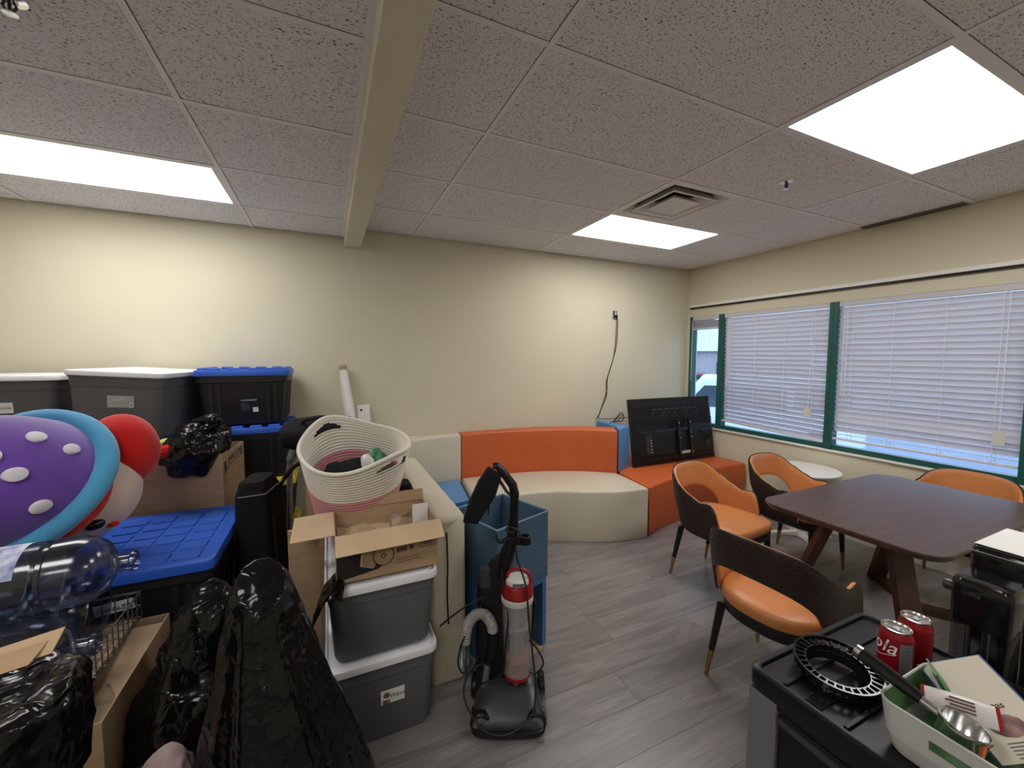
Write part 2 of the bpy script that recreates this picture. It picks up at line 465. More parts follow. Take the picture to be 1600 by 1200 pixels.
# walls
struct(obj('wall_back', MB().box(LX - TH, WX + TH, WY, WY + TH, -0.1, 2.9), 'wall', smooth=0))
struct(obj('wall_left', MB().box(LX - TH, LX, RY - TH, WY, -0.1, 2.9), 'wall', smooth=0))
struct(obj('wall_rear', MB().box(LX - TH, WX + TH, RY - TH, RY, -0.1, 2.9), 'wall', smooth=0))
ZS, ZH = 0.755, 2.07            # window opening
Y0w, Y1w = 0.955, 3.66
wr = MB()
wr.box(WX, WX + TH, RY, WY, -0.1, ZS).box(WX, WX + TH, RY, WY, ZH, 2.9)
wr.box(WX, WX + TH, RY, Y0w, ZS, ZH).box(WX, WX + TH, Y1w, WY, ZS, ZH)
struct(obj('wall_right', wr, 'wall', smooth=0))
struct(obj('baseboard_right', MB().box(WX - 0.014, WX, RY, WY - 0.02, 0, 0.098), 'base', smooth=0, bevel=0.003))
struct(obj('baseboard_back', MB().box(LX, WX - 0.014, WY - 0.014, WY, 0, 0.098), 'base', smooth=0, bevel=0.003))
struct(obj('trim_1', MB().box(WX - 0.022, WX + 0.05, Y0w, Y1w, ZS - 0.018, ZS), 'white', smooth=0, bevel=0.003))     # sill board

struct(obj('ceiling_light_seal', MB().box(LX - TH, WX + TH, RY - TH, WY + TH, 2.9, 3.0), 'gap', smooth=0))     # unseen deck added over the tiles to block sky light leaks
# bulkhead
BX0, BX1, BZ = 0.152, 0.279, 2.49
bulk = struct(obj('trim_2', MB().box(BX0, BX1, RY, WY, BZ, 2.75), 'beam', smooth=0, bevel=0.004))
obj('wall_angle', MB().box(BX0 - 0.022, BX0, RY, WY, CL - 0.0015, CL + 0.001), 'tee', bulk, smooth=0)

# suspended ceiling: tees, tiles
def ceiling(name, xs, ys, z, skip):
    c = struct(obj(name, MB().box(xs[0], xs[-1], ys[0], ys[-1], z + 0.06, z + 0.09), 'gap', smooth=0))
    cache = {}
    for i in range(len(xs) - 1):
        for j in range(len(ys) - 1):
            if (i, j) in skip: continue
            w, d = round(xs[i + 1] - xs[i], 3), round(ys[j + 1] - ys[j], 3)
            if (w, d) not in cache:
                b = MB().box(-w / 2 + 0.0135, w / 2 - 0.0135, -d / 2 + 0.0135, d / 2 - 0.0135, 0.001, 0.016)
                cache[(w, d)] = b.mesh('ceiling_tile', 0); cache[(w, d)].materials.append(MT['tile'])
            obj('ceiling_tile', cache[(w, d)], None, c, loc=((xs[i] + xs[i + 1]) / 2, (ys[j] + ys[j + 1]) / 2, z))
    for x in xs[1:-1]:
        obj('tee_bar', MB().box(x - 0.011, x + 0.011, ys[0], ys[-1], z - 0.002, z + 0.001), 'tee', c, smooth=0)
    for y in ys[1:-1]:
        for i in range(len(xs) - 1):
            a, b = xs[i] + (0.012 if i else 0), xs[i + 1] - (0.012 if i < len(xs) - 2 else 0)
            obj('cross_tee', MB().box(a, b, y - 0.011, y + 0.011, z - 0.0018, z + 0.001), 'tee', c, smooth=0)
    return c
XR = [BX1, 0.727, 1.946, 3.165, WX]
YR = [RY] + [1.281 + 0.6096 * k for k in range(-5, 4)] + [WY]
XL = [LX, -1.72, -0.50, BX0 - 0.001]
YL = [RY] + [3.24 - 0.61 * k for k in range(9, -1, -1)] + [WY]
def yi(ys, y): return min(range(len(ys)), key=lambda k: abs(ys[k] - y))
skR = {(2, yi(YR, 0.671)), (2, yi(YR, 2.50)), (2, yi(YR, 1.89))}
skL = {(1, yi(YL, 2.63))}
skR |= {(2, yi(YR, -1.157))}
skL |= {(1, yi(YL, 0.19)), (1, yi(YL, -1.64))}
ceiling('ceiling', XR, YR, CR, skR)
ceiling('ceiling_lower', XL, YL, CL, skL)
struct(bpy.data.objects['ceiling_lower'])

def light_panel(label, x0, x1, y0, y1, z):
    t = thing('ceiling_light', label, 'ceiling light', ((x0 + x1) / 2, (y0 + y1) / 2, z), 0, 'recessed white light panels')
    w, d = x1 - x0, y1 - y0
    f = MB()
    a, b = w / 2 - 0.012, d / 2 - 0.012
    for bx in ((-a, a, -b, -b + 0.022), (-a, a, b - 0.022, b), (-a, -a + 0.022, -b + 0.022, b - 0.022), (a - 0.022, a, -b + 0.022, b - 0.022)):
        f.box(*bx, -0.001, 0.03)
    obj('frame', f, 'ventw', t, smooth=0)
    obj('diffuser', MB().box(-a + 0.022, a - 0.022, -b + 0.022, b - 0.022, 0.004, 0.012), 'panel', t, smooth=0)
    obj('housing', MB().box(-a, a, -b, b, 0.031, 0.05), 'ventw', t, smooth=0)
    return t
light_panel('large bright light panel nearest the window wall, upper right', 1.946, 3.165, 0.671, 1.2806, CR)
light_panel('bright light panel just beyond the square air vent', 1.946, 3.165, 2.50, 3.11, CR)
light_panel('long bright light panel left of the ceiling bulkhead', -1.72, -0.50, 2.63, 3.24, CL)

light_panel('added unseen light panel overhead behind the photographer on the window side', 1.946, 3.165, -1.157, -0.548, CR)  # out of view, added to raise the ambient light
light_panel('light panel overhead on the left, just out of the picture', -1.72, -0.50, 0.19, 0.80, CL)
light_panel('added unseen light panel overhead at the rear left of the room', -1.72, -0.50, -1.64, -1.03, CL)  # also unseen, added so the wall hot spot stands out less
# square cone diffuser and the half tile beside it
t = thing('air_vent', 'square white stepped air vent set in the ceiling tiles', 'air vent', (2.25, 2.195, CR))
q = 0.293
f = MB()
for (a, b, za, zb) in ((q, q - 0.035, 0.0, 0.0), (q - 0.035, q - 0.07, 0.0, 0.045), (q - 0.07, q - 0.07, 0.045, 0.14)):
    f.loft([ringz([(a, a), (-a, a), (-a, -a), (a, -a)], za), ringz([(b, b), (-b, b), (-b, -b), (b, -b)], zb)], False, False)
obj('outer_frame', f, 'ventw', t, smooth=0)
obj('duct', MB().box(-0.22, 0.22, -0.22, 0.22, 0.13, 0.14), 'gap', t, smooth=0)
def cone(a, b, z0, z1):
    m = MB()
    sq = lambda e: [(e, e), (-e, e), (-e, -e), (e, -e)]
    m.loft([ringz(sq(a), z0), ringz(sq(a - 0.02), z0), ringz(sq(b), z1), ringz(sq(b + 0.004), z1 + 0.003), ringz(sq(a), z0 + 0.003)], False, False)
    return m
obj('middle_cone', cone(0.205, 0.135, -0.006, 0.06), 'ventw', t, smooth=0)
pl = MB().loft([ringz([(e, e), (-e, e), (-e, -e), (e, -e)], z) for e, z in ((0.02, 0.012), (0.09, -0.002), (0.125, -0.012), (0.125, -0.008), (0.08, 0.03))])
obj('centre_plate', pl, 'ventw', t, smooth=0)
for a in (0, PI / 2):
    obj('hanger_wire', MB().tube([(-0.21 * math.cos(a), -0.21 * math.sin(a), 0.05), (0.21 * math.cos(a), 0.21 * math.sin(a), 0.05)], 0.004, 6), 'dgrey', t)
half = MB().box(2.556 + 0.011, 3.165 - 0.011, 1.891 + 0.011, 2.50 - 0.011, CR - 0.0008, CR + 0.014)
obj('ceiling_tile', half, 'tile', bpy.data.objects['ceiling'], smooth=0)
obj('cross_tee', MB().box(2.556 - 0.012, 2.556 + 0.012, 1.9, 2.49, CR - 0.0018, CR + 0.001), 'tee', bpy.data.objects['ceiling'], smooth=0)

t = thing('slot_vent', 'narrow grey slot vent along the ceiling edge above the window', 'air vent', (WX - 0.04, 1.61, CR))
obj('frame', MB().box(-0.055, 0.035, -0.30, 0.30, -0.006, -0.001), 'grey', t, smooth=0)
for k in (-1, 1): obj('slot', MB().box(k * 0.018 - 0.014, k * 0.018 - 0.006, -0.29, 0.29, -0.008, -0.005), 'gap', t, smooth=0)

def sprinkler(label, x, y, z):
    t = thing('sprinkler_head', label, 'sprinkler', (x, y, z), 0, 'fire sprinkler heads')
    obj('escutcheon', MB().lathe([(0.038, -0.001), (0.036, -0.006), (0.018, -0.010), (0.012, -0.006)], 20), 'steel', t)
    obj('frame_arms', MB().tube([(0.008, 0, -0.008), (0.014, 0, -0.025), (0.004, 0, -0.042)], 0.0035, 6).tube([(-0.008, 0, -0.008), (-0.014, 0, -0.025), (-0.004, 0, -0.042)], 0.0035, 6).tube([(0, 0, -0.006), (0, 0, -0.04)], 0.004, 6), 'dgrey', t)
    obj('deflector', MB().lathe([(0.005, -0.040), (0.017, -0.043), (0.017, -0.045), (0.004, -0.046)], 12), 'steel', t)
sprinkler('small sprinkler head between the two right light panels', 2.58, 1.621, CR)
sprinkler('small sprinkler head in the far upper left of the ceiling', -0.775, 1.655, CL)

# ------------------------------------------------------------------ windows
mull = [Y0w, 2.10, 3.225, Y1w]
GX = WX + 0.01
for n in range(3):
    a, b = mull[n], mull[n + 1]
    w = MB(); fr = 0.034
    w.box(GX - 0.025, GX + 0.06, a, a + fr, ZS, ZH).box(GX - 0.025, GX + 0.06, b - fr, b, ZS, ZH)
    w.box(GX - 0.01, GX + 0.06, a + fr, b - fr, ZS, ZS + 0.045).box(GX + 0.03, GX + 0.06, a + fr, b - fr, ZH - 0.04, ZH)
    o = struct(obj('window_%d' % (3 - n), w, 'green', smooth=0, bevel=0.003))
    obj('pane', MB().box(GX + 0.050, GX + 0.054, a + fr, b - fr, ZS + 0.045, ZH - 0.04), 'glass', o, smooth=0)

t = thing('curtain_track', 'long white curtain track with a dark slot above the blinds', 'curtain track', (WX, 2.2, 2.185))
obj('rail', MB().box(-0.03, 0, -1.6, 1.46, -0.002, 0.028), 'white', t, smooth=0, bevel=0.002)
obj('channel', MB().box(-0.026, 0, -1.6, 1.46, -0.018, -0.002), 'black', t, smooth=0)

slat_profile = [(-0.025, 0.0), (-0.013, 0.0022), (0, 0.003), (0.013, 0.0022), (0.025, 0.0)]
def slat_mesh(L):
    m = MB()
    r0 = [(x, -L / 2, z) for x, z in slat_profile] + [(x, -L / 2, z - 0.0022) for x, z in reversed(slat_profile)]
    r1 = [(x, L / 2, z) for x, z, in slat_profile] + [(x, L / 2, z - 0.0022) for x, z in reversed(slat_profile)]
    m.loft([r0, r1]); me = m.mesh('slat', 40); me.materials.append(MT['blind']); return me
def blind(label, a, b, zb, pitch, tiltdeg, drop, cords, wandy, tagy, flat=()):
    t = thing('window_blind', label, 'window blind', (WX + 0.016, (a + b) / 2, 2.045), 0, 'white slatted window blinds')
    L = b - a - 0.006; sm = slat_mesh(L)
    obj('headrail', MB().box(-0.026, 0.026, -L / 2, L / 2, -0.022, 0.022), 'blind', t, smooth=0, bevel=0.003)
    z = -0.05; n = 0
    H = 2.045 - zb
    while z > -H + 0.02:
        k = -z / H
        sl = math.atan2(drop * k, L)
        tl = tiltdeg
        if n in flat: tl = flat[n] if isinstance(flat, dict) else tiltdeg
        obj('slat', sm, None, t, loc=(0, 0, z), rot=(sl, math.radians(tl), 0))
        z -= pitch; n += 1
    sl = math.atan2(drop, L)
    obj('bottom_rail', MB().box(-0.024, 0.024, -L / 2, L / 2, -0.008, 0.008), 'blind', t, smooth=0, bevel=0.003, loc=(0, 0, -H), rot=(sl, 0, 0))
    for cy in cords:
        zc = -H + drop * cy / L
        obj('ladder_cord', MB().tube([(-0.030, cy, -0.02), (-0.030, cy, zc)], 0.0022, 5).tube([(0.030, cy, -0.02), (0.030, cy, zc)], 0.0022, 5), 'bcord', t)
    if wandy is not None:
        obj('tilt_cord', MB().tube([(-0.04, wandy, -0.02), (-0.042, wandy, -0.80)], 0.003, 6).tube([(-0.04, wandy - 0.02, -0.02), (-0.042, wandy - 0.025, -0.80)], 0.003, 6), 'bcord', t)
    if tagy is not None:
        ty, tz = tagy
        obj('pull_cord', MB().tube([(-0.04, ty, -0.02), (-0.046, ty, tz)], 0.0025, 6), 'bcord', t)
        g = MB().box(-0.055, -0.052, ty - 0.03, ty + 0.03, tz - 0.10, tz)
        obj('warning_tag', g, 'dimwhite', t, smooth=0)
    return t
blind('white slatted blind with a crooked lower edge on the middle window', 2.134, 3.191, 0.835, 0.0455, 62, 0.05, (-0.42, -0.15, 0.15, 0.42), 0.46, (-0.40, -0.92))
blind('wide lowered white blind on the right window pane', 0.989, 2.066, 0.86, 0.0455, 64, 0.0, (-0.42, -0.15, 0.15, 0.42), 0.48, (-0.45, -0.95), {20: 74, 21: 78, 24: 12, 25: 8})
# raised blind: a short stack of slats at the top
t = thing('window_blind', 'white blind pulled up to a short stack above the narrow corner pane', 'window blind', (WX + 0.016, 3.4425, 2.045), 0, 'white slatted window blinds')
L = 0.36; sm = slat_mesh(L)
obj('headrail', MB().box(-0.026, 0.026, -L / 2, L / 2, -0.022, 0.022), 'blind', t, smooth=0, bevel=0.003)
for k in range(16): obj('slat', sm, None, t, loc=(0, 0, -0.032 - 0.0052 * k))
obj('bottom_rail', MB().box(-0.024, 0.024, -L / 2, L / 2, -0.008, 0.008), 'blind', t, smooth=0, bevel=0.002, loc=(0, 0, -0.125))
obj('pull_cord', MB().tube([(-0.04, 0.17, -0.02), (-0.042, 0.17, -0.75)], 0.0025, 6), 'bcord', t)
obj('pull_cord', MB().tube([(-0.04, -0.08, -0.12), (-0.042, -0.08, -0.6)], 0.0018, 6), 'bcord', t)

# ------------------------------------------------------------------ outside, seen through the narrow pane
GZ = -0.9
ex = Vector((0.775, 0.632, 0)); ey = Vector((-0.632, 0.775, 0))      # away from the window / along the street
def out(d, s, z=GZ):
    p = ex * d + ey * s; return (p.x, p.y, z)
EA = math.atan2(ex.y, ex.x)
struct(obj('ground', MB().box(4.6, 120, -40, 120, GZ - 0.2, GZ), 'asphalt', smooth=0))
def car(label, d, s, rz, kind, paint):
    t = thing('parked_car', label, 'car', out(d, s), EA + rz, 'cars parked outside')
    if kind == 'van': prof = [(-2.3, 0.35), (-2.3, 1.85), (-2.1, 1.98), (1.1, 1.98), (1.75, 1.15), (2.35, 0.95), (2.4, 0.35)]
    else: prof = [(-2.1, 0.35), (-2.15, 0.85), (-1.6, 0.95), (-1.05, 1.42), (0.35, 1.45), (1.0, 0.98), (2.05, 0.82), (2.15, 0.35)]
    b = MB().loft([[(x, y, z) for x, z in prof] for y in (-0.85, 0.85)])
    obj('body', b, paint, t, smooth=20, bevel=0.06)
    if kind == 'van': ws = [[(-2.0, 1.2), (-2.0, 1.75), (-0.9, 1.75), (-0.9, 1.2)], [(-0.75, 1.2), (-0.75, 1.75), (1.05, 1.75), (1.5, 1.2)]]
    else: ws = [[(-1.3, 0.98), (-0.98, 1.33), (-0.4, 1.35), (-0.4, 0.98)], [(-0.3, 0.98), (-0.3, 1.35), (0.3, 1.35), (0.75, 0.98)]]
    for w in ws:
        for y in (-0.86, 0.86): obj('side_window', MB().loft([[(x, y - 0.008, z) for x, z in w], [(x, y + 0.008, z) for x, z in w]]), 'carglass', t, smooth=0)
    for x in (-1.35, 1.35):
        for y in (-0.78, 0.78): obj('wheel', MB().lathe([(0.34, -0.11), (0.36, -0.08), (0.36, 0.08), (0.34, 0.11)], 18, T=Matrix.Translation((x, y, 0.36)) @ Matrix.Rotation(PI / 2, 4, 'X')), 'black', t)
    return t
car('white van parked close outside the narrow pane', 12.5, -0.9, PI / 2, 'van', 'carwhite')
car('white hatchback parked behind the white van', 17.0, 1.2, PI / 2 + 0.2, 'car', 'carwhite')
car('pale saloon car farther across the street', 24, -0.6, PI / 2 - 0.2, 'car', 'carwhite')
car('dark red car in front of the house outside', 29, 1.4, PI / 2, 'car', 'redcar')
t = thing('house', 'pale gabled house across the street seen through the narrow pane', 'house', out(34, -1.6), EA)
obj('wall', MB().box(-3, 3, -4, 3, 0, 3.0), 'siding', t, smooth=0)
obj('roof', MB().loft([[(x, y, z) for x, z in ((-3.4, 2.9), (0, 5.2), (3.4, 2.9))] for y in (-4.4, 3.4)]), 'roofsnow', t, smooth=0)
for y in (-2.3, 0.8): obj('window', MB().box(-3.06, -3.0, y - 0.5, y + 0.5, 1.1, 2.2), 'carglass', t, smooth=0)
def tree(label, d, s, h, r):
    t = thing('tree', label, 'tree', out(d, s), random.random(), 'trees across the street')
    obj('trunk', MB().tube([(0, 0, 0), (0.1, 0, h * 0.5), (0, 0.1, h * 0.95)], [0.18, 0.12, 0.03], 7), 'tree', t)
    cr = MB()
    rnd = random.Random(int(d * 10 + s))
    for k in range(26):
        a, b, z = rnd.uniform(0, 2 * PI), rnd.uniform(0.1, 1) * r, rnd.uniform(0.35, 1.0) * h
        cr.ell((b * math.cos(a) * (1.3 - z / h), b * math.sin(a) * (1.3 - z / h), z), (r * 0.34, r * 0.3, r * 0.26), 8, 5)
    obj('crown', cr, 'tree', t, smooth=0)
tree('dark bushy tree beside the pale house across the street', 27.5, -4.0, 3.8, 1.4)
tree('tall dark conifer on the skyline outside', 52, 1.4, 9.5, 2.2)
tree('low hedge tree left of the pale house outside', 50, 4.6, 4.6, 2.2)
tree('hazy tree far behind the pale house', 64, -2.2, 7.0, 3.6)
t = thing('utility_pole', 'thin utility pole on the skyline outside', 'utility pole', out(40, -1.3), EA)
obj('pole', MB().tube([(0, 0, 0), (0, 0, 10.5)], [0.14, 0.1], 8), 'dgrey', t)
obj('cross_arm', MB().box(-0.06, 0.06, -1.1, 1.1, 9.4, 9.55), 'dgrey', t, smooth=0)
t = thing('metal_fence', 'pale metal railing along the street outside', 'fence', out(27, 0), EA)
for k in range(-3, 4): obj('post', MB().box(-0.03, 0.03, k - 0.03, k + 0.03, 0, 1.1), 'alum', t, smooth=0)
for z in (0.5, 1.05): obj('rail', MB().box(-0.02, 0.02, -3.2, 3.2, z, z + 0.05), 'alum', t, smooth=0)

# ------------------------------------------------------------------ wall outlet and cables
t = thing('wall_outlet', 'small open outlet box high on the cream wall with plugs', 'outlet', (2.965, WY, 2.055))
bxm = MB()
for a in ((-0.026, 0.026, -0.012, 0, 0.036, 0.044), (-0.026, 0.026, -0.012, 0, -0.044, -0.036), (-0.026, -0.02, -0.012, 0, -0.036, 0.036), (0.02, 0.026, -0.012, 0, -0.036, 0.036)): bxm.box(*a)
obj('box_frame', bxm, 'grey', t, smooth=0)
obj('socket_face', MB().box(0.0, 0.02, -0.006, 0, -0.036, 0.036), 'dimwhite', t, smooth=0)
obj('recess', MB().box(-0.02, 0.0, -0.002, 0, -0.036, 0.036), 'gap', t, smooth=0)
obj('plug', MB().box(-0.004, 0.018, -0.035, -0.006, -0.03, -0.004), 'black', t, smooth=0, bevel=0.003)
c = MB()
c.tube(spline([(2.972, 3.675, 2.03), (3.0, 3.695, 1.95), (2.99, 3.70, 1.71), (2.93, 3.70, 1.50), (2.875, 3.70, 1.345), (2.872, 3.70, 1.23), (2.845, 3.70, 1.13), (2.775, 3.70, 0.952), (2.735, 3.697, 0.90), (2.72, 3.694, 0.885)]), 0.0042, 6)
tag(obj('power_cable', c, 'cable'), 'dark cable hanging from the wall outlet behind the sofa', 'cable', 'cables below the outlet')
c = MB()
c.tube(spline([(2.966, 3.675, 2.03), (2.985, 3.70, 1.93), (2.975, 3.703, 1.70), (2.95, 3.703, 1.55), (2.90, 3.703, 1.42), (2.855, 3.70, 1.28), (2.87, 3.70, 1.15), (2.81, 3.70, 1.02), (2.77, 3.70, 0.93), (2.76, 3.692, 0.89), (2.86, 3.66, 0.885), (2.98, 3.62, 0.89), (3.07, 3.58, 0.90)]), 0.0034, 6)
tag(obj('power_cable', c, 'cable'), 'thinner cable from the wall outlet that runs to the television', 'cable', 'cables below the outlet')

# ------------------------------------------------------------------ modular sofa
def soft_prism(poly, z0, z1, r=0.03):
    """closed outline (ccw) extruded with a rounded top edge"""
    P = [Vector((x, y)) for x, y in poly]; n = len(P)
    if sum(P[i].x * P[(i + 1) % n].y - P[(i + 1) % n].x * P[i].y for i in range(n)) < 0: P.reverse()
    def inset(d):
        out = []
        for i in range(n):
            a, b, c = P[i - 1], P[i], P[(i + 1) % n]
            e1 = (b - a).normalized(); e2 = (c - b).normalized()
            n1 = Vector((-e1.y, e1.x)); n2 = Vector((-e2.y, e2.x))
            m = n1 + n2
            k = max(0.35, 1 + n1.dot(n2))
            out.append(b + m * (d / k))
        return [(p.x, p.y) for p in out]
    rings = [ringz(inset(0.006), z0), ringz(inset(0), z0 + 0.01), ringz(inset(0), z1 - r)]
    for k in (0.35, 0.7, 1.0):
        a = k * PI / 2
        rings.append(ringz(inset(r * (1 - math.cos(a))), z1 - r + r * math.sin(a)))
    m = MB().loft(rings)
    return m
def curve2(pts, n=6): return [(p.x, p.y) for p in spline([(x, y, 0) for x, y in pts], n)]
def module(name, label, poly, z0, z1, m, cat='sofa module', r=0.022):
    P = poly
    cx = sum(p[0] for p in P) / len(P); cy = sum(p[1] for p in P) / len(P)
    t = thing(name, label, cat, (cx, cy, z0))
    o = obj('upholstery', soft_prism([(x - cx, y - cy) for x, y in P], 0, z1 - z0, r), m, t, smooth=50)
    return t, o, cx, cy
ZS_ = 0.445
front = curve2([(1.02, 2.86), (1.16, 2.925), (1.31, 2.955), (1.52, 2.955), (1.75, 2.90), (1.93, 2.80), (2.12, 2.715), (2.33, 2.66), (2.515, 2.645)])
backl = curve2([(2.56, 3.12), (2.40, 3.25), (2.20, 3.37), (1.90, 3.49), (1.50, 3.56), (1.12, 3.575)])
module('sofa_bench', 'cream vinyl curved sofa seat in front of the orange backrest', front + backl, 0, ZS_, 'cream')
ob = backl[::-1]
outer = [(2.66, 3.30), (2.5, 3.43), (2.3, 3.54), (2.0, 3.64), (1.6, 3.69), (1.12, 3.69)]
module('sofa_module', 'curved orange vinyl sofa backrest along the cream wall', [(x, y + 0.004) for x, y in ob] + outer, 0, 0.862, 'orange')
cb = curve2([(0.42, 3.33), (0.60, 3.46), (0.85, 3.55), (1.11, 3.578)])
module('sofa_module', 'curved cream vinyl sofa backrest left of the orange one', cb + [(1.11, 3.69), (0.55, 3.69), (0.36, 3.52)], 0, 0.862, 'cream')
module('sofa_bench', 'blue vinyl sofa seat left of the cream seat', [(0.70, 2.98), (0.98, 2.86), (1.09, 3.565), (0.88, 3.545), (0.67, 3.45)], 0, ZS_, 'bluev')
module('sofa_module', 'narrow blue vinyl backrest between orange backrest and television', [(2.575, 3.125), (2.81, 3.24), (2.81, 3.68), (2.72, 3.68), (2.69, 3.31)], ZS_ + 0.002, 0.875, 'bluev')
module('sofa_bench', 'orange vinyl corner bench under the television by the window',
       [(2.535, 2.645), (2.70, 2.71), (2.89, 2.762), (3.25, 2.83), (3.66, 2.87), (4.07, 2.85), (4.07, 3.68), (2.72, 3.68), (2.70, 3.30), (2.585, 3.11)], 0, ZS_, 'orange')

# ------------------------------------------------------------------ television, back towards the room
t = thing('television', 'large black flat television seen from behind, leaning on the orange bench', 'television', (3.42, 3.185, ZS_ + 0.003), rot=(math.radians(-9.5), 0, 0))
w, h = 1.19, 0.70
obj('bezel', MB().box(-w / 2, w / 2, 0.0, 0.018, 0, h), 'blackg', t, smooth=0, bevel=0.004)
sh = MB().loft([[(-w / 2 + 0.012, 0, 0.012), (w / 2 - 0.012, 0, 0.012), (w / 2 - 0.012, 0, h - 0.012), (-w / 2 + 0.012, 0, h - 0.012)],
                [(-w / 2 + 0.05, -0.025, 0.05), (w / 2 - 0.05, -0.025, 0.05), (w / 2 - 0.05, -0.025, h - 0.09), (-w / 2 + 0.05, -0.025, h - 0.09)]], cap0=False)
obj('back_shell', sh, 'black', t, smooth=0, bevel=0.006)
obj('lower_housing', MB().loft([[(-0.52, -0.02, 0.08), (0.55, -0.02, 0.08), (0.55, -0.02, 0.37), (-0.52, -0.02, 0.37)], [(-0.48, -0.055, 0.10), (0.52, -0.055, 0.10), (0.52, -0.055, 0.34), (-0.48, -0.055, 0.34)]]), 'black', t, smooth=0, bevel=0.005)
obj('ridge', MB().box(-0.56, 0.56, -0.031, -0.02, 0.42, 0.432), 'black', t, smooth=0)
obj('ridge', MB().box(-0.56, 0.56, -0.031, -0.02, 0.448, 0.46), 'black', t, smooth=0)
for k in range(8):
    x = -0.30 + k * 0.085
    obj('vent_slot', MB().box(x, x + 0.06, -0.0285, -0.02, 0.575, 0.581), 'grey', t, smooth=0)
for k in range(5):
    x = -0.33 + k * 0.16
    obj('vent_groove', MB().tube([(x, -0.026, 0.50), (x + 0.05, -0.026, 0.56)], 0.003, 5).tube([(x + 0.02, -0.026, 0.50), (x + 0.07, -0.026, 0.50)], 0.003, 5), 'dgrey', t)
for x in (-0.005, 0.165):
    obj('mount_rail', MB().box(x - 0.014, x + 0.014, -0.085, -0.055, 0.07, 0.46), 'blackg', t, smooth=0, bevel=0.003)
    for z in (0.10, 0.26, 0.42): obj('mount_screw', MB().lathe([(0.008, 0), (0.008, 0.006), (0.003, 0.008)], 10, T=Matrix.Translation((x, -0.085, z)) @ Matrix.Rotation(PI / 2, 4, 'X')), 'steel', t)
obj('mount_latch', MB().box(0.01, 0.15, -0.075, -0.056, 0.09, 0.12), 'steel', t, smooth=0)
po = obj('port_panel', MB().box(-0.45, -0.37, -0.058, -0.05, 0.12, 0.32), 'gap', t, smooth=0)
for k in range(5): obj('port', MB().lathe([(0.007, 0), (0.007, 0.006)], 10, T=Matrix.Translation((-0.385, -0.058, 0.14 + 0.03 * k)) @ Matrix.Rotation(PI / 2, 4, 'X')), 'steel', po)
obj('power_lead', MB().tube(spline([(0.30, -0.058, 0.33), (0.38, -0.075, 0.30), (0.45, -0.07, 0.25), (0.44, -0.06, 0.21)]), 0.005, 6), 'cable', t)
obj('power_socket', MB().box(0.40, 0.47, -0.062, -0.05, 0.15, 0.21), 'gap', t, smooth=0)
c = MB().tube(spline([(2.77, 3.45, 0.880), (2.75, 3.40, 0.91), (2.79, 3.37, 0.97), (2.85, 3.38, 0.955), (2.84, 3.40, 0.90), (2.77, 3.40, 0.90), (2.75, 3.42, 0.882)]), 0.0042, 6)
c.tube(spline([(2.70, 3.42, 0.88), (2.76, 3.40, 0.93), (2.82, 3.40, 0.99), (2.87, 3.42, 0.96), (2.80, 3.44, 0.882)]), 0.0042, 6)
tag(obj('cable_loop', c, 'cable'), 'loops of black cable lying on top of the blue backrest', 'cable')

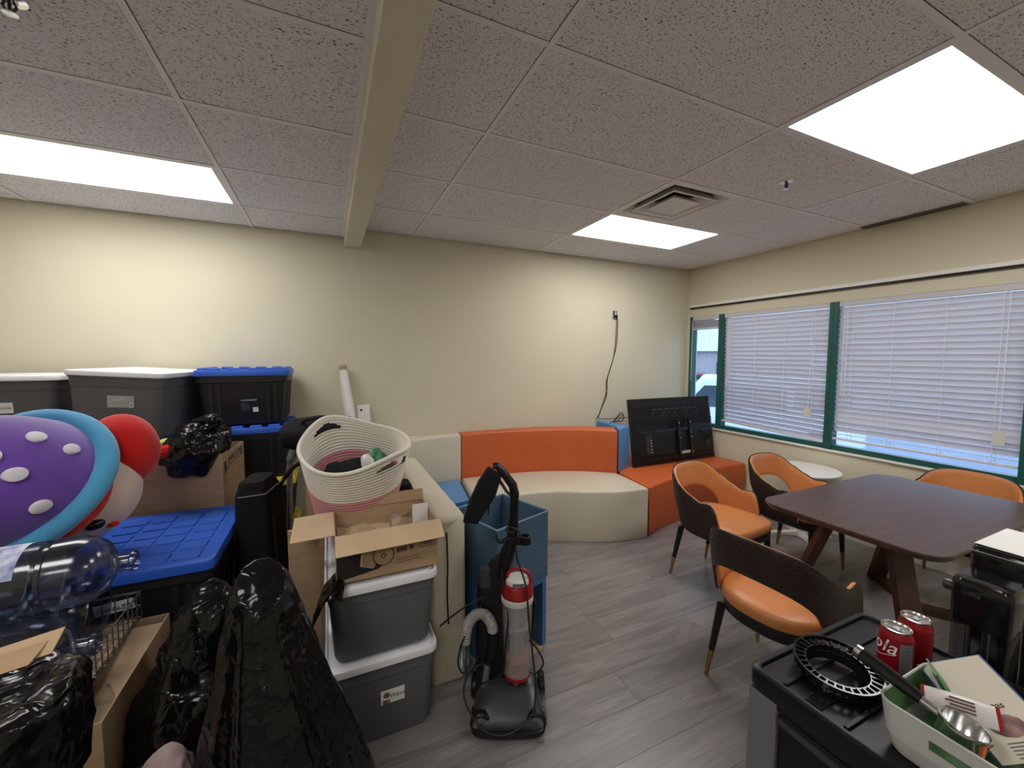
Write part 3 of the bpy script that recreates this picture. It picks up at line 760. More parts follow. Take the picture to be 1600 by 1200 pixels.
# ------------------------------------------------------------------ dining chairs
def make_chair(label):
    t = thing('dining_chair', label, 'chair', group='orange and brown tub dining chairs')
    ns = 64
    def path(s):          # s in -1..1, plan of the shell: arm front, round the back, other arm front
        a = s * PI / 2 * 1.0
        e = 0.74
        if abs(s) > 0.62:
            k = (abs(s) - 0.62) / 0.38
            x, y = 0.262, -0.045 + 0.185 * k
            return Vector((math.copysign(x, s), y))
        th = s / 0.62 * PI / 2
        x = 0.262 * math.copysign(abs(math.sin(th)) ** e, th)
        y = -0.045 - 0.225 * abs(math.cos(th)) ** e
        return Vector((x, y))
    def top(s):
        a = abs(s)
        z = 0.588 + 0.20 * (1 / (1 + math.exp((a - 0.49) * 9.5)))
        z += 0.022 * math.exp(-((a - 0.88) / 0.10) ** 2)
        if a > 0.90: z -= 0.10 * ((a - 0.90) / 0.10) ** 2.6
        return z - 0.012 * (a / 0.5) ** 2 * (a < 0.5)
    def bot(s):
        a = abs(s); z = 0.405
        if a < 0.46: z = 0.41 + 0.205 * math.sqrt(1 - (a / 0.46) ** 2) ** 0.9
        return z
    nv = 12
    def pt(s, v, off):
        p = path(s); q0, q1 = path(max(-1, s - 0.01)), path(min(1, s + 0.01))
        d = (q1 - q0).normalized(); nrm = Vector((d.y, -d.x))
        if nrm.dot(Vector((p.x, p.y + 0.03))) < 0: nrm = -nrm
        z = bot(s) + (top(s) - bot(s)) * v
        fl = (z - 0.41) / 0.37
        p = p * (0.93 + 0.07 * fl) + Vector((0, -0.030 * max(0, fl)))
        p = p + nrm * off
        return (p.x, p.y, z)
    ss = [-1 + 2 * i / ns for i in range(ns + 1)]
    arc = [0]
    for i in range(ns): arc.append(arc[-1] + (path(ss[i + 1]) - path(ss[i])).length)
    def sheet(off, thick):
        m = MB(); uvs = []
        for lay in (off, off + thick):
            for j in range(nv + 1):
                for i, s in enumerate(ss):
                    e = 1 - 0.35 * (abs(2 * j / nv - 1) ** 8)
                    m.v.append(Vector(pt(s, j / nv, lay * e if thick > 0 else lay * e))); uvs.append((arc[i], m.v[-1].z))
        W_ = ns + 1; o2 = (nv + 1) * W_
        for j in range(nv):
            for i in range(ns):
                a = j * W_ + i
                m.f.append((a, a + 1, a + W_ + 1, a + W_)); m.f.append((o2 + a, o2 + a + W_, o2 + a + W_ + 1, o2 + a + 1))
        for i in range(ns):
            for j in (0, nv):
                a = j * W_ + i; m.f.append((a, a + 1, o2 + a + 1, o2 + a))
        for j in range(nv):
            for i in (0, ns):
                a = j * W_ + i; m.f.append((a, a + W_, o2 + a + W_, o2 + a))
        me = m.mesh('shell', 60)
        uvl = me.uv_layers.new(name='UVMap')
        for lp in me.loops: uvl.data[lp.index].uv = uvs[lp.vertex_index]
        return me
    obj('back_shell', sheet(0.001, 0.016), 'quilt', t)
    obj('inner_lining', sheet(-0.020, 0.020), 'leather', t)
    edge = [pt(s, 1.0, 0.006) for s in ss] + [pt(1, 1 - k / 8, 0.006) for k in range(1, 9)]
    edge = [pt(-1, k / 8, 0.006) for k in range(8)] + edge
    obj('piping', MB().tube(edge, 0.0055, 6), 'piping', t)
    # seat
    def plan(k, n=36):
        out = []
        for i in range(n):
            a = 2 * PI * i / n
            c, s_ = math.cos(a), math.sin(a)
            e = 0.42 if s_ > 0 else 0.8
            x = 0.232 * math.copysign(abs(c) ** e, c); y = (0.262 if s_ > 0 else 0.262) * math.copysign(abs(s_) ** e, s_)
            out.append((x * k, y * k + 0.002))
        return out
    obj('seat', MB().loft([ringz(plan(0.975), 0.418), ringz(plan(1.0), 0.43), ringz(plan(1.0), 0.452), ringz(plan(0.985), 0.468), ringz(plan(0.93), 0.478), ringz(plan(0.7), 0.484), ringz(plan(0.3), 0.487)]), 'leather', t, smooth=60)
    obj('seat_frame', MB().loft([ringz(plan(0.90), 0.352), ringz(plan(0.97), 0.37), ringz(plan(0.985), 0.418)]), 'legblk', t, smooth=50)
    for (x, y, dx, dy) in ((-0.185, -0.185, -0.03, -0.06), (0.185, -0.185, 0.03, -0.06), (-0.20, 0.205, -0.02, 0.022), (0.20, 0.205, 0.02, 0.022)):
        top_, ft = Vector((x, y, 0.365)), Vector((x + dx, y + dy, 0.0))
        mid = ft.lerp(top_, 0.36)
        lg = obj('leg', MB().tube([top_, mid], [0.021, 0.0145], 12), 'legblk', t)
        obj('brass_tip', MB().tube([mid, ft], [0.0147, 0.0085], 12), 'brass', lg)
    return t
ch = make_chair('tub chair with its brown quilted back to the camera, nearest the black trolley')
ch.location = (1.945, 1.15, 0); ch.rotation_euler = (0, 0, math.radians(-84))
dup(ch, 'tub chair in front of the orange corner bench, its orange seat turned to the table', (2.49, 1.905, 0), math.radians(-173))
dup(ch, 'tub chair at the far side of the table beside the white side table', (3.24, 1.845, 0), math.radians(-177))
dup(ch, 'tub chair at the far end of the table below the right blind', (3.79, 1.17, 0), math.radians(90))

# ------------------------------------------------------------------ dining table
t = thing('dining_table', 'dark walnut dining table with rounded corners and slanted legs', 'table', (2.975, 1.13, 0))
rings = [ringz(rr(1.36 * a, 0.80 * a if a == 1 else 0.80 - 1.36 * (1 - a), 0.11, 8), z) for a, z in ((0.975, 0.705), (0.995, 0.722), (1.0, 0.730), (1.0, 0.736), (0.997, 0.740))]
obj('table_top', MB().loft(rings), 'walnut', t, smooth=40)
def slab(a, b, w, d, along):
    a, b = Vector(a), Vector(b); ax = Vector(along).normalized(); dr = (b - a).normalized(); n = dr.cross(ax).normalized()
    r = lambda p: [p + ax * w / 2 + n * d / 2, p - ax * w / 2 + n * d / 2, p - ax * w / 2 - n * d / 2, p + ax * w / 2 - n * d / 2]
    return MB().loft([r(a), r(b)])
for sx in (1, -1):
    tipA, tipB, apex = Vector((sx * 0.56, 0.33, 0)), Vector((sx * 0.56, -0.33, 0)), Vector((sx * 0.33, 0.03, 0))
    for tp in (tipA, tipB):
        d = (tp - apex); d.z = 0
        obj('floor_rail', slab(apex + Vector((0, 0, 0.025)), tp + Vector((0, 0, 0.025)), 0.055, 0.05, (-d.y, d.x, 0)), 'walnutleg', t, smooth=0, bevel=0.004)
        obj('leg', slab(tp + Vector((0, 0, 0.002)), Vector((tp.x * 0.72, tp.y * 0.42, 0.704)), 0.092, 0.045, (-d.y, d.x, 0)), 'walnutleg', t, smooth=0, bevel=0.004)
obj('apron', MB().box(-0.45, 0.45, -0.06, 0.06, 0.66, 0.704), 'walnutleg', t, smooth=0)

t = thing('side_table', 'low white round side table with a cross base by the window wall', 'side table', (3.785, 2.12, 0), math.radians(12))
obj('table_top', MB().lathe([(0.25, 0.585), (0.272, 0.592), (0.275, 0.600), (0.27, 0.606), (0.0001, 0.607)], 48), 'white', t)
obj('column', MB().lathe([(0.03, 0.03), (0.026, 0.06), (0.026, 0.585)], 20), 'white', t)
for k in range(4):
    a = PI / 4 + k * PI / 2
    obj('foot', MB().loft([[(0.0, -0.028, 0.004), (0.0, 0.028, 0.004), (0.0, 0.024, 0.045), (0.0, -0.024, 0.045)], [(0.25, -0.02, 0.0), (0.25, 0.02, 0.0), (0.25, 0.017, 0.022), (0.25, -0.017, 0.022)]], T=Matrix.Rotation(a, 4, 'Z')), 'white', t, smooth=0, bevel=0.004)

# ------------------------------------------------------------------ storage bins and totes
def grey_bin(label, loc, w, d, h, rotz=0.0, rot=None, lab=None):
    t = thing('storage_bin', label, 'storage bin', loc, rotz, 'grey storage bins with white lids', rot)
    R = lambda k, z, r=0.045: ringz(rr(w * k, d - w * (1 - k), r, 5), z)
    hb = h - 0.03
    obj('body', MB().loft([R(0.85, 0.0), R(0.865, 0.012), R(0.93, hb * 0.80), R(0.945, hb * 0.81), R(0.955, hb * 0.93), R(0.975, hb * 0.94), R(0.98, hb)]), 'greybin', t, smooth=35)
    lid = obj('lid', MB().loft([R(0.985, hb - 0.012), R(1.0, hb - 0.012), R(1.004, hb + 0.002), R(0.995, hb + 0.014), R(0.965, hb + 0.016), R(0.945, hb + 0.006), R(0.90, hb + 0.006), R(0.88, hb + 0.013), R(0.5, hb + 0.014)]), 'whitelid', t, smooth=35)
    if lab:
        x, z, lw, lh, kind = lab
        yf = -(d - w * 0.10) / 2 - 0.004 + (z / hb - 0.5) * -0.014
        tl = math.atan2(w * 0.04, hb)
        lb = obj('label', MB().box(-lw / 2, lw / 2, -0.0008, 0.0008, -lh / 2, lh / 2), 'sage' if kind == 'maker' else 'paper', t, smooth=0, loc=(x, yf, z), rot=(tl, 0, 0))
        if kind == 'maker':
            obj('lettering', text_mesh('sterilite', lh * 0.26), 'dimwhite', lb, loc=(-lw * 0.05, -0.001, lh * 0.18), rot=FRONT)
            obj('print_line', MB().box(-lw * 0.25, lw * 0.2, -0.0014, -0.0008, -lh * 0.12, -lh * 0.10), 'grey', lb, smooth=0)
            bc = MB().box(lw * 0.33, lw * 0.48, -0.0014, -0.0008, -lh * 0.45, -lh * 0.08)
            obj('barcode', bc, 'paper', lb, smooth=0)
            b2 = MB()
            for k in range(6): b2.box(lw * (0.345 + 0.02 * k), lw * (0.345 + 0.02 * k + 0.008 + 0.004 * (k % 2)), -0.002, -0.0014, -lh * 0.40, -lh * 0.14)
            obj('barcode_bars', b2, 'ink', lb, smooth=0)
        else:
            obj('handwriting', text_mesh(kind, lh * 0.42, shear=0.3), 'ink', lb, loc=(lw * 0.17, -0.001, 0), rot=FRONT)
            pic = MB().lathe([(lh * 0.22, 0), (lh * 0.22, 0.0008)], 14, T=Matrix.Translation((-lw * 0.26, -0.0012, lh * 0.14)) @ Matrix.Rotation(PI / 2, 4, 'X'))
            pic.box(-lw * 0.42, -lw * 0.12, -0.0018, -0.0010, -lh * 0.48, -lh * 0.2)
            obj('small_picture', pic, 'photo', lb, smooth=0)
    return t

def tote(label, loc, w, d, h, lidm, rotz=0.0, cells=False, lab=None, group='black totes with snap-on lids'):
    t = thing('storage_tote', label, 'storage tote', loc, rotz, group)
    R = lambda k, z, r=0.035: ringz(rr(w * k, d - w * (1 - k), r, 4), z)
    hb = h - 0.045
    obj('body', MB().loft([R(0.84, 0.0), R(0.855, 0.012), R(0.935, hb - 0.06), R(0.975, hb - 0.055), R(0.98, hb)]), 'tote', t, smooth=35)
    k0, k1 = 0.86, 0.925
    fy = lambda k: -(d - w * (1 - k)) / 2
    for sx in (-1, 1):                      # raised ribs, front face
        for xx in (0.26, 0.34):
            x = sx * w * xx
            obj('rib', MB().loft([[(x - 0.010, fy(k0) - 0.007, 0.02), (x + 0.010, fy(k0) - 0.007, 0.02), (x + 0.010, fy(k0) + 0.01, 0.02), (x - 0.010, fy(k0) + 0.01, 0.02)], [(x - 0.012, fy(k1) - 0.010, hb - 0.06), (x + 0.012, fy(k1) - 0.010, hb - 0.06), (x + 0.012, fy(k1) + 0.01, hb - 0.06), (x - 0.012, fy(k1) + 0.01, hb - 0.06)]]), 'tote', t, smooth=0, bevel=0.003)
    for k in range(5):                      # ribs on the right end
        y = (-0.32 + 0.16 * k) * d
        obj('rib', MB().loft([[(w * k0 / 2 - 0.01, y - 0.010, 0.02), (w * k0 / 2 + 0.007, y - 0.010, 0.02), (w * k0 / 2 + 0.007, y + 0.010, 0.02), (w * k0 / 2 - 0.01, y + 0.010, 0.02)], [(w * k1 / 2 - 0.01, y - 0.012, hb - 0.06), (w * k1 / 2 + 0.01, y - 0.012, hb - 0.06), (w * k1 / 2 + 0.01, y + 0.012, hb - 0.06), (w * k1 / 2 - 0.01, y + 0.012, hb - 0.06)]]), 'tote', t, smooth=0, bevel=0.003)
    lid = obj('lid', MB().loft([R(0.985, hb - 0.012), R(1.01, hb - 0.012), R(1.015, hb + 0.012), R(1.0, hb + 0.026), R(0.93, hb + 0.028), R(0.91, hb + 0.020), R(0.6, hb + 0.020)]), lidm, t, smooth=35)
    if cells:
        nx, ny = 4, 6
        iw, idp = w * 0.80, d - w * 0.20
        cw, cd = iw / nx, idp / ny
        cm = None
        for i in range(nx):
            for j in range(ny):
                if cm is None:
                    a = MB().loft([ringz(rr(cw * 0.86, cd * 0.86, 0.008, 2), 0), ringz(rr(cw * 0.82, cd * 0.82, 0.008, 2), 0.007), ringz(rr(cw * 0.5, cd * 0.5, 0.008, 2), 0.007)])
                    cm = a.mesh('lid_cell', 35); cm.materials.append(MT[lidm])
                obj('lid_cell', cm, None, lid, loc=(-iw / 2 + cw * (i + 0.5), -idp / 2 + cd * (j + 0.5), hb + 0.0195))
    else:
        for sx in (-1, 1):
            for k in range(4):
                y = (-0.33 + 0.22 * k) * d
                obj('lid_lug', MB().box(sx * w * 0.44 - 0.022, sx * w * 0.44 + 0.022, y - 0.03, y + 0.03, hb + 0.018, hb + 0.040), lidm, lid, smooth=0, bevel=0.006)
        for sy in (-1, 1):
            for k in range(4):
                x = (-0.30 + 0.20 * k) * w
                obj('lid_lug', MB().box(x - 0.035, x + 0.035, sy * d * 0.43 - 0.018, sy * d * 0.43 + 0.018, hb + 0.018, hb + 0.040), lidm, lid, smooth=0, bevel=0.006)
    return t, hb, fy

# centre pair
grey_bin('grey bin with white lid on the floor beside the vacuum, lowest of the pair', (0.18, 1.965, 0.0), 0.44, 0.69, 0.372, lab=(0.03, 0.185, 0.095, 0.06, 'Wand'))
grey_bin('grey bin with white lid under the open toilet paper carton', (0.185, 1.97, 0.373), 0.44, 0.69, 0.322)
# long wall, left: bins on bins
grey_bin('grey bin with white lid at the far left edge, a small picture label on it', (-1.76, 3.33, 1.11), 0.80, 0.50, 0.375, lab=(0.145, 0.185, 0.10, 0.058, 'Smile'))
grey_bin('tall grey bin with white lid and a grey green maker label', (-1.075, 3.33, 1.105), 0.47, 0.66, 0.40, rot=(0, math.radians(3.5), math.radians(-9)), lab=(0.03, 0.215, 0.125, 0.068, 'maker'))
grey_bin('grey bin with white lid hidden behind the plush doll, under the far left bin', (-1.76, 3.33, 0.735), 0.80, 0.50, 0.372)
grey_bin('grey bin with white lid on the floor behind the plush doll, far left', (-1.76, 3.33, 0.0), 0.80, 0.56, 0.73)
tote('black tote with a blue lid under the tall grey bin', (-1.07, 3.42, 0.735), 0.44, 0.54, 0.37, 'bluelid')
tote('black tote with a yellow lid on the floor under the tall grey bin', (-1.07, 3.42, 0.0), 0.44, 0.54, 0.73, 'yellow')
# long wall, tower of totes
tt, hb, fy = tote('topmost black tote with a blue lid, navy label on its front', (-0.52, 3.43, 1.115), 0.54, 0.46, 0.39, 'bluelid')
lb = obj('maker_label', MB().box(-0.055, 0.055, -0.001, 0.001, -0.052, 0.052), 'navy', tt, smooth=0, loc=(0.03, fy(0.895) - 0.002, 0.13), rot=(math.radians(6), 0, 0))
obj('lettering', text_mesh('MASTERCRAFT', 0.0135), 'paper', lb, loc=(-0.003, -0.0014, 0.036), rot=FRONT)
pr = MB()
for k in range(6): pr.box(-0.05, -0.05 + (0.036, 0.04, 0.05, 0.05, 0.052, 0.05)[k], -0.0016, -0.001, 0.014 - 0.0085 * k, 0.0165 - 0.0085 * k)
obj('small_print', pr, 'grey', lb, smooth=0)
obj('blank_square', MB().box(0.018, 0.05, -0.0016, -0.001, -0.046, -0.014), 'paper', lb, smooth=0)
tote('second black tote with a blue lid, under the topmost one', (-0.51, 3.42, 0.74), 0.54, 0.48, 0.374, 'bluelid')
tote('black tote with a yellow lid below the two blue-lidded ones', (-0.50, 3.42, 0.37), 0.54, 0.48, 0.369, 'yellow')
tote('lowest black tote with a yellow lid, at the foot of the tote tower', (-0.50, 3.42, 0.0), 0.54, 0.48, 0.369, 'yellow')
# wide tote in front, with the cell-patterned lid, on a second tote
tb, hb, fy = tote('wide black tote with a cell-patterned blue lid under the plush doll', (-0.735, 2.36, 0.34), 0.56, 0.72, 0.41, 'bluelid', cells=True)
lb = obj('label', MB().box(-0.06, 0.06, -0.001, 0.001, -0.022, 0.022), 'paper', tb, smooth=0, loc=(-0.045, fy(0.925) - 0.006, 0.262), rot=(math.radians(6), math.radians(-5), 0))
obj('handwriting', text_mesh('Grombo RW', 0.02, shear=0.2), 'ink', lb, loc=(0, -0.0014, -0.002), rot=FRONT)
tote('black tote with a yellow lid on the floor under the wide blue-lidded tote', (-0.735, 2.36, 0.0), 0.56, 0.72, 0.339, 'yellow')

# ------------------------------------------------------------------ cardboard
def board(t, name, a, b, c, th=0.004, m='card'):
    """rectangular sheet with corners a, b (along) and c (across from a)"""
    a, b, c = Vector(a), Vector(b), Vector(c)
    n = (b - a).cross(c - a).normalized() * th
    d = b + c - a
    return obj(name, MB().loft([[a, b, d, c], [a + n, b + n, d + n, c + n]]), m, t, smooth=0)
def carton(label, x0, x1, y0, y1, z0, z1, skip=(), rotz=0.0):
    t = thing('cardboard_box', label, 'cardboard box', ((x0 + x1) / 2, (y0 + y1) / 2, z0), rotz)
    a, b, h = (x1 - x0) / 2, (y1 - y0) / 2, z1 - z0
    th = 0.004
    obj('base', MB().box(-a, a, -b, b, 0, th), 'card', t, smooth=0)
    if 'front' not in skip: obj('front_panel', MB().box(-a, a, -b, -b + th, th, h), 'card', t, smooth=0)
    if 'back' not in skip: obj('back_panel', MB().box(-a, a, b - th, b, th, h), 'card', t, smooth=0)
    obj('left_panel', MB().box(-a, -a + th, -b + th, b - th, th, h), 'card', t, smooth=0)
    obj('right_panel', MB().box(a - th, a, -b + th, b - th, th, h), 'card', t, smooth=0)
    return t, a, b, h
# toilet paper carton on the grey bins
t, a, b, h = carton('open toilet paper carton with flaps folded out, on the grey bins', 0.008, 0.408, 1.655, 1.945, 0.696, 0.886)
board(t, 'front_flap', (-a, -b, h), (a + 0.012, -b, h + 0.006), (-a, -b - 0.072, h - 0.05), m='cardin')
board(t, 'left_flap', (-a, -b + 0.01, h), (-a, b - 0.03, h + 0.004), (-a - 0.155, -b + 0.03, h - 0.012), m='cardin')
board(t, 'inner_flap', (-a + 0.005, b - 0.004, h), (a, b - 0.004, h), (-a + 0.005, b + 0.004, h + 0.05), m='card')
f = obj('black_print', MB().loft([[(x, -b - 0.0008, z) for x, z in ((-a + 0.003, 0.008), (-0.045, 0.03), (-0.015, 0.05), (0.0, 0.085), (0.0, 0.185), (-a + 0.003, 0.185))], [(x, -b - 0.0001, z) for x, z in ((-a + 0.003, 0.008), (-0.045, 0.03), (-0.015, 0.05), (0.0, 0.085), (0.0, 0.185), (-a + 0.003, 0.185))]]), 'ink', t, smooth=0)
def disc(x, y, z, r, n=20): return [(x + r * math.cos(2 * PI * k / n), y, z + r * math.sin(2 * PI * k / n)) for k in range(n)]
def flat(outline, th=0.0005): return MB().loft([[(p[0], p[1] - th, p[2]) for p in outline], outline])
yy = -b - 0.0009
roll = [(-0.105, 0.055), (-0.058, 0.038), (-0.055, 0.05), (-0.02, 0.10), (-0.04, 0.118), (-0.075, 0.118), (-0.10, 0.10)]
obj('roll_outline', flat([(x * 1.06 - 0.001, yy, z * 1.06 - 0.005) for x, z in roll]), 'cardin', f, smooth=0)
obj('roll_sheet', flat([(x, yy - 0.0006, z) for x, z in roll]), 'card', f, smooth=0)
for r, m in ((0.042, 'ink'), (0.038, 'card'), (0.010, 'ink'), (0.006, 'card')):
    obj('roll_end', flat(disc(-0.022, yy - 0.0012 - (0.045 - r) * 0.03, 0.082, r)), m, f, smooth=0)
obj('print_block', flat([(x, yy, z) for x, z in ((0.03, 0.082), (0.072, 0.086), (0.072, 0.104), (0.03, 0.100))]), 'inkbrown', t, smooth=0)
obj('print_badge', flat(disc(0.09, yy, 0.096, 0.010, 14)), 'inkbrown', t, smooth=0)
for k in range(2): obj('print_line', flat([(x, yy, z) for x, z in ((0.03, 0.050 - 0.012 * k), (0.125, 0.056 - 0.012 * k), (0.125, 0.058 - 0.012 * k), (0.03, 0.052 - 0.012 * k))]), 'inkbrown', t, smooth=0)
bc = MB()
for (x0, x1, z0, z1) in ((0.125, 0.19, 0.086, 0.089), (0.125, 0.19, 0.137, 0.140), (0.125, 0.128, 0.089, 0.137), (0.187, 0.19, 0.089, 0.137)): bc.box(x0, x1, yy - 0.0005, yy, z0, z1)
for k in range(11): bc.box(0.134 + 0.0045 * k, 0.134 + 0.0045 * k + 0.0015 + 0.001 * (k % 3), yy - 0.0005, yy, 0.094, 0.128)
obj('barcode', bc, 'inkbrown', t, smooth=0)
w_ = MB()
for k in range(5):
    w_.box(-0.01 - 0.008 * k, 0.05 - 0.012 * k, 0.01 * k - 0.03, 0.015 * k - 0.005, 0.14 + 0.008 * k, 0.143 + 0.008 * k)
tag(obj('plastic_film', MB().add([Vector(p) for p in [(0.22, 1.72, 0.80), (0.30, 1.74, 0.80), (0.31, 1.75, 0.905), (0.27, 1.735, 0.895), (0.24, 1.75, 0.910), (0.22, 1.72, 0.90)]], [(0, 1, 2, 3), (0, 3, 4, 5)]), 'wrap', smooth=0), 'crumpled clear film standing in the toilet paper carton', 'plastic film')
tag(obj('paper_card', MB().box(0.33, 0.40, 1.80, 1.803, 0.72, 0.915), 'paper', smooth=0), 'white card standing in the right end of the toilet paper carton', 'card')
tp = thing('carton_filling', 'brown paper filling in the toilet paper carton', 'packing paper', (0.208, 1.80, 0.702))
fm = MB(); nn = 14
for i in range(nn + 1):
    for j in range(nn + 1):
        x, y = -0.19 + 0.38 * i / nn, -0.135 + 0.27 * j / nn
        fm.v.append(Vector((x, y, 0.10 + 0.03 * fbm(Vector((x, y, 3)), 14))))
for i in range(nn):
    for j in range(nn):
        k = i * (nn + 1) + j; fm.f.append((k, k + nn + 1, k + nn + 2, k + 1))
obj('crumpled_paper', fm, 'cardin', tp, smooth=0)
obj('underfill', MB().box(-0.185, 0.185, -0.13, 0.13, 0, 0.06), 'cardin', tp, smooth=0)

# fragile-print box behind the plush doll
t, a, b, h = carton('open cardboard box with printed corner band, holding a black bag', -0.985, -0.53, 2.745, 3.105, 0.62, 1.03, rotz=math.radians(-7))
bp = obj('print_band', MB().loft([[(a + 0.0006, y, z) for y, z in ((-b + 0.02, h - 0.12), (0.02, h - 0.085), (b - 0.03, h - 0.075), (b - 0.03, h - 0.02), (0.02, h - 0.03), (-b + 0.02, h - 0.055))], [(a, y, z) for y, z in ((-b + 0.02, h - 0.12), (0.02, h - 0.085), (b - 0.03, h - 0.075), (b - 0.03, h - 0.02), (0.02, h - 0.03), (-b + 0.02, h - 0.055))]]), 'inkbrown', t, smooth=0)
obj('lettering', text_mesh('Reallife', 0.085), 'cardin', bp, loc=(a + 0.002, -0.01, h - 0.068), rot=(PI / 2, math.radians(-7), PI / 2))
carton('closed cardboard box under the open box behind the plush doll', -1.02, -0.52, 2.75, 3.13, 0.0, 0.618)
tag(obj('bag_packing', MB().box(-0.95, -0.58, 2.79, 3.06, 0.63, 0.90), 'cardin', smooth=0, bevel=0.02), 'packing inside the open box under the black bag', 'packing')
# tall plain boxes behind the rope basket
t, a, b, h = carton('tall plain cardboard box behind the rope basket', -0.125, 0.26, 2.40, 2.86, 0.0, 1.02)
obj('top_panel', MB().box(-a, a, -b, b, h, h + 0.004), 'card', t, smooth=0)
tag(obj('cardboard_sheet', MB().box(-0.175, -0.055, 1.93, 1.945, 0.0, 0.83), 'card', smooth=0), 'plain cardboard sheet standing left of the grey bins', 'cardboard sheet')

# box at the lower left, with the basket on its closed flap
t, a, b, h = carton('brown cardboard box under the wire basket and water jugs', -1.12, -0.575, 1.38, 1.89, 0.0, 0.60)
obj('top_flap', MB().box(-a, a - 0.10, -b, b, h, h + 0.004), 'cardin', t, smooth=0)
obj('inner_slope', MB().loft([[(a - 0.13, -b + 0.02, h - 0.10), (a - 0.01, -b + 0.02, h - 0.10), (a - 0.01, b - 0.02, h - 0.02), (a - 0.13, b - 0.02, h - 0.02)], [(a - 0.13, -b + 0.02, h - 0.104), (a - 0.01, -b + 0.02, h - 0.104), (a - 0.01, b - 0.02, h - 0.024), (a - 0.13, b - 0.02, h - 0.024)]]), 'cardin', t, smooth=0)
obj('clear_insert', MB().loft([ringz(rr(0.085, 0.14, 0.01, 2, a - 0.07, -b + 0.11), h - 0.085), ringz(rr(0.06, 0.11, 0.01, 2, a - 0.07, -b + 0.11), h + 0.0)]), 'clear', t, smooth=0)

# ------------------------------------------------------------------ wire basket and water jugs
bx0, bx1, by0, by1, bz0, bz1 = -1.09, -0.655, 1.455, 1.885, 0.607, 0.705
t = thing('wire_basket', 'dark wire basket holding water jugs on the cardboard box', 'wire basket', ((bx0 + bx1) / 2, (by0 + by1) / 2, bz0))
A, B = (bx1 - bx0) / 2, (by1 - by0) / 2
H = bz1 - bz0
for z, r in ((0.004, 0.003), (H * 0.5, 0.0022), (H, 0.0045)):
    obj('hoop', MB().tube([(A, B, z), (-A, B, z), (-A, -B, z), (A, -B, z)], r, 6, closed=True), 'wire', t)
wv = MB().tube([(0, 0, 0), (0, 0, H)], 0.0022, 5).mesh('upright_wire'); wv.materials.append(MT['wire'])
for k in range(13):
    f = -1 + 2 * k / 12
    for p in ((A, B * f, 0.002), (-A, B * f, 0.002), (A * f, -B, 0.002), (A * f, B, 0.002)): obj('upright_wire', wv, None, t, loc=p)
for k in range(9):
    y = -B + 2 * B * (k + 0.5) / 9
    obj('floor_wire', MB().tube([(-A, y, 0.004), (A, y, 0.004)], 0.002, 5), 'wire', t)

def jug(label, tip, ang, flip=1, sticker=False):
    t = thing('water_jug', label, 'water jug', tip, ang, 'large clear blue water jugs')
    r = 0.104
    prof = [(0.024, 0.0), (0.030, -0.002), (0.030, -0.014), (0.025, -0.018), (0.025, -0.045), (0.028, -0.05), (0.040, -0.056), (0.075, -0.074), (0.095, -0.098), (r, -0.13)]
    z = -0.13
    for k in range(3):
        prof += [(r, z - 0.055), (r - 0.008, z - 0.062), (r - 0.008, z - 0.072), (r, z - 0.08)]
        z -= 0.085
    prof += [(r, z - 0.02), (r - 0.012, z - 0.04), (0.06, z - 0.045)]
    T = Matrix.Rotation(PI / 2, 4, 'Y')
    inner = [(max(0.01, a - 0.004), b) for a, b in prof]
    body = MB().lathe(prof, 36, T=T, cap0=False, cap1=True)
    o = obj('bottle', body, 'jug', t, smooth=40)
    obj('neck_ring', MB().lathe([(0.0305, -0.003), (0.0335, -0.005), (0.0335, -0.012), (0.0305, -0.014)], 28, T=T, cap0=False, cap1=False), 'jug', t)
    if sticker:
        pts = []
        for i in range(9):
            aa = PI / 2 + 0.35 - 1.5 * i / 8
            pts.append((aa, (r + 0.0012) * math.cos(aa), (r + 0.0012) * math.sin(aa)))
        m = MB()
        m.loft([[(-0.24, -p[1], p[2]) for p in pts], [(-0.40, -p[1], p[2]) for p in pts]], False, False, closed=False)
        s = obj('sticker', m, mat('printed_jug_sticker', (0.72, 0.72, 0.76), 0.5, col2=(0.12, 0.17, 0.42), vscale=22), t)
    return t
jug('clear blue water jug lying on top of the other jugs, neck to the right', (-0.582, 1.672, 0.912), math.radians(3), sticker=True)
jug('water jug with ribbed neck lying in the front of the wire basket', (-0.645, 1.565, 0.722), math.radians(2))
jug('dark water jug at the back of the wire basket, base to the right', (-1.155, 1.782, 0.722), math.radians(182))

# ------------------------------------------------------------------ plush doll
RV, UV_, CV = Vector((0.911, 0.411, 0)), Vector((0, 0, 1)), Vector((0.411, -0.911, 0))
PT = Matrix.Identity(4)
for i in range(3): PT[i][0] = RV[i]; PT[i][1] = UV_[i]; PT[i][2] = CV[i]
t = thing('plush_doll', 'large plush doll with purple spotted hat and red hair lying on its side', 'plush toy', (-1.003, 2.1, 1.112))
def plush(name, mb, m, parent=t, **k):
    mb.v = [PT.to_3x3() @ Vector(p) for p in mb.v]
    return obj(name, mb, m, parent, smooth=60, **k)
hA = Vector((-0.53, 0.60, 0.60)).normalized()
e1 = Vector((0.75, 0.66, 0)); e1 = (e1 - hA * e1.dot(hA)).normalized(); e2 = hA.cross(e1)
cR = Vector((-0.065, 0.0, 0.0))
HM = Matrix.Identity(4)
for i in range(3): HM[i][0] = e1[i]; HM[i][1] = e2[i]; HM[i][2] = (-0.76, 0.40, 0.55)[i]; HM[i][3] = cR[i]
hr, hh = 0.258, 0.28
hD = Vector((-0.80, 0.10, 0.58)).normalized()
rings = []
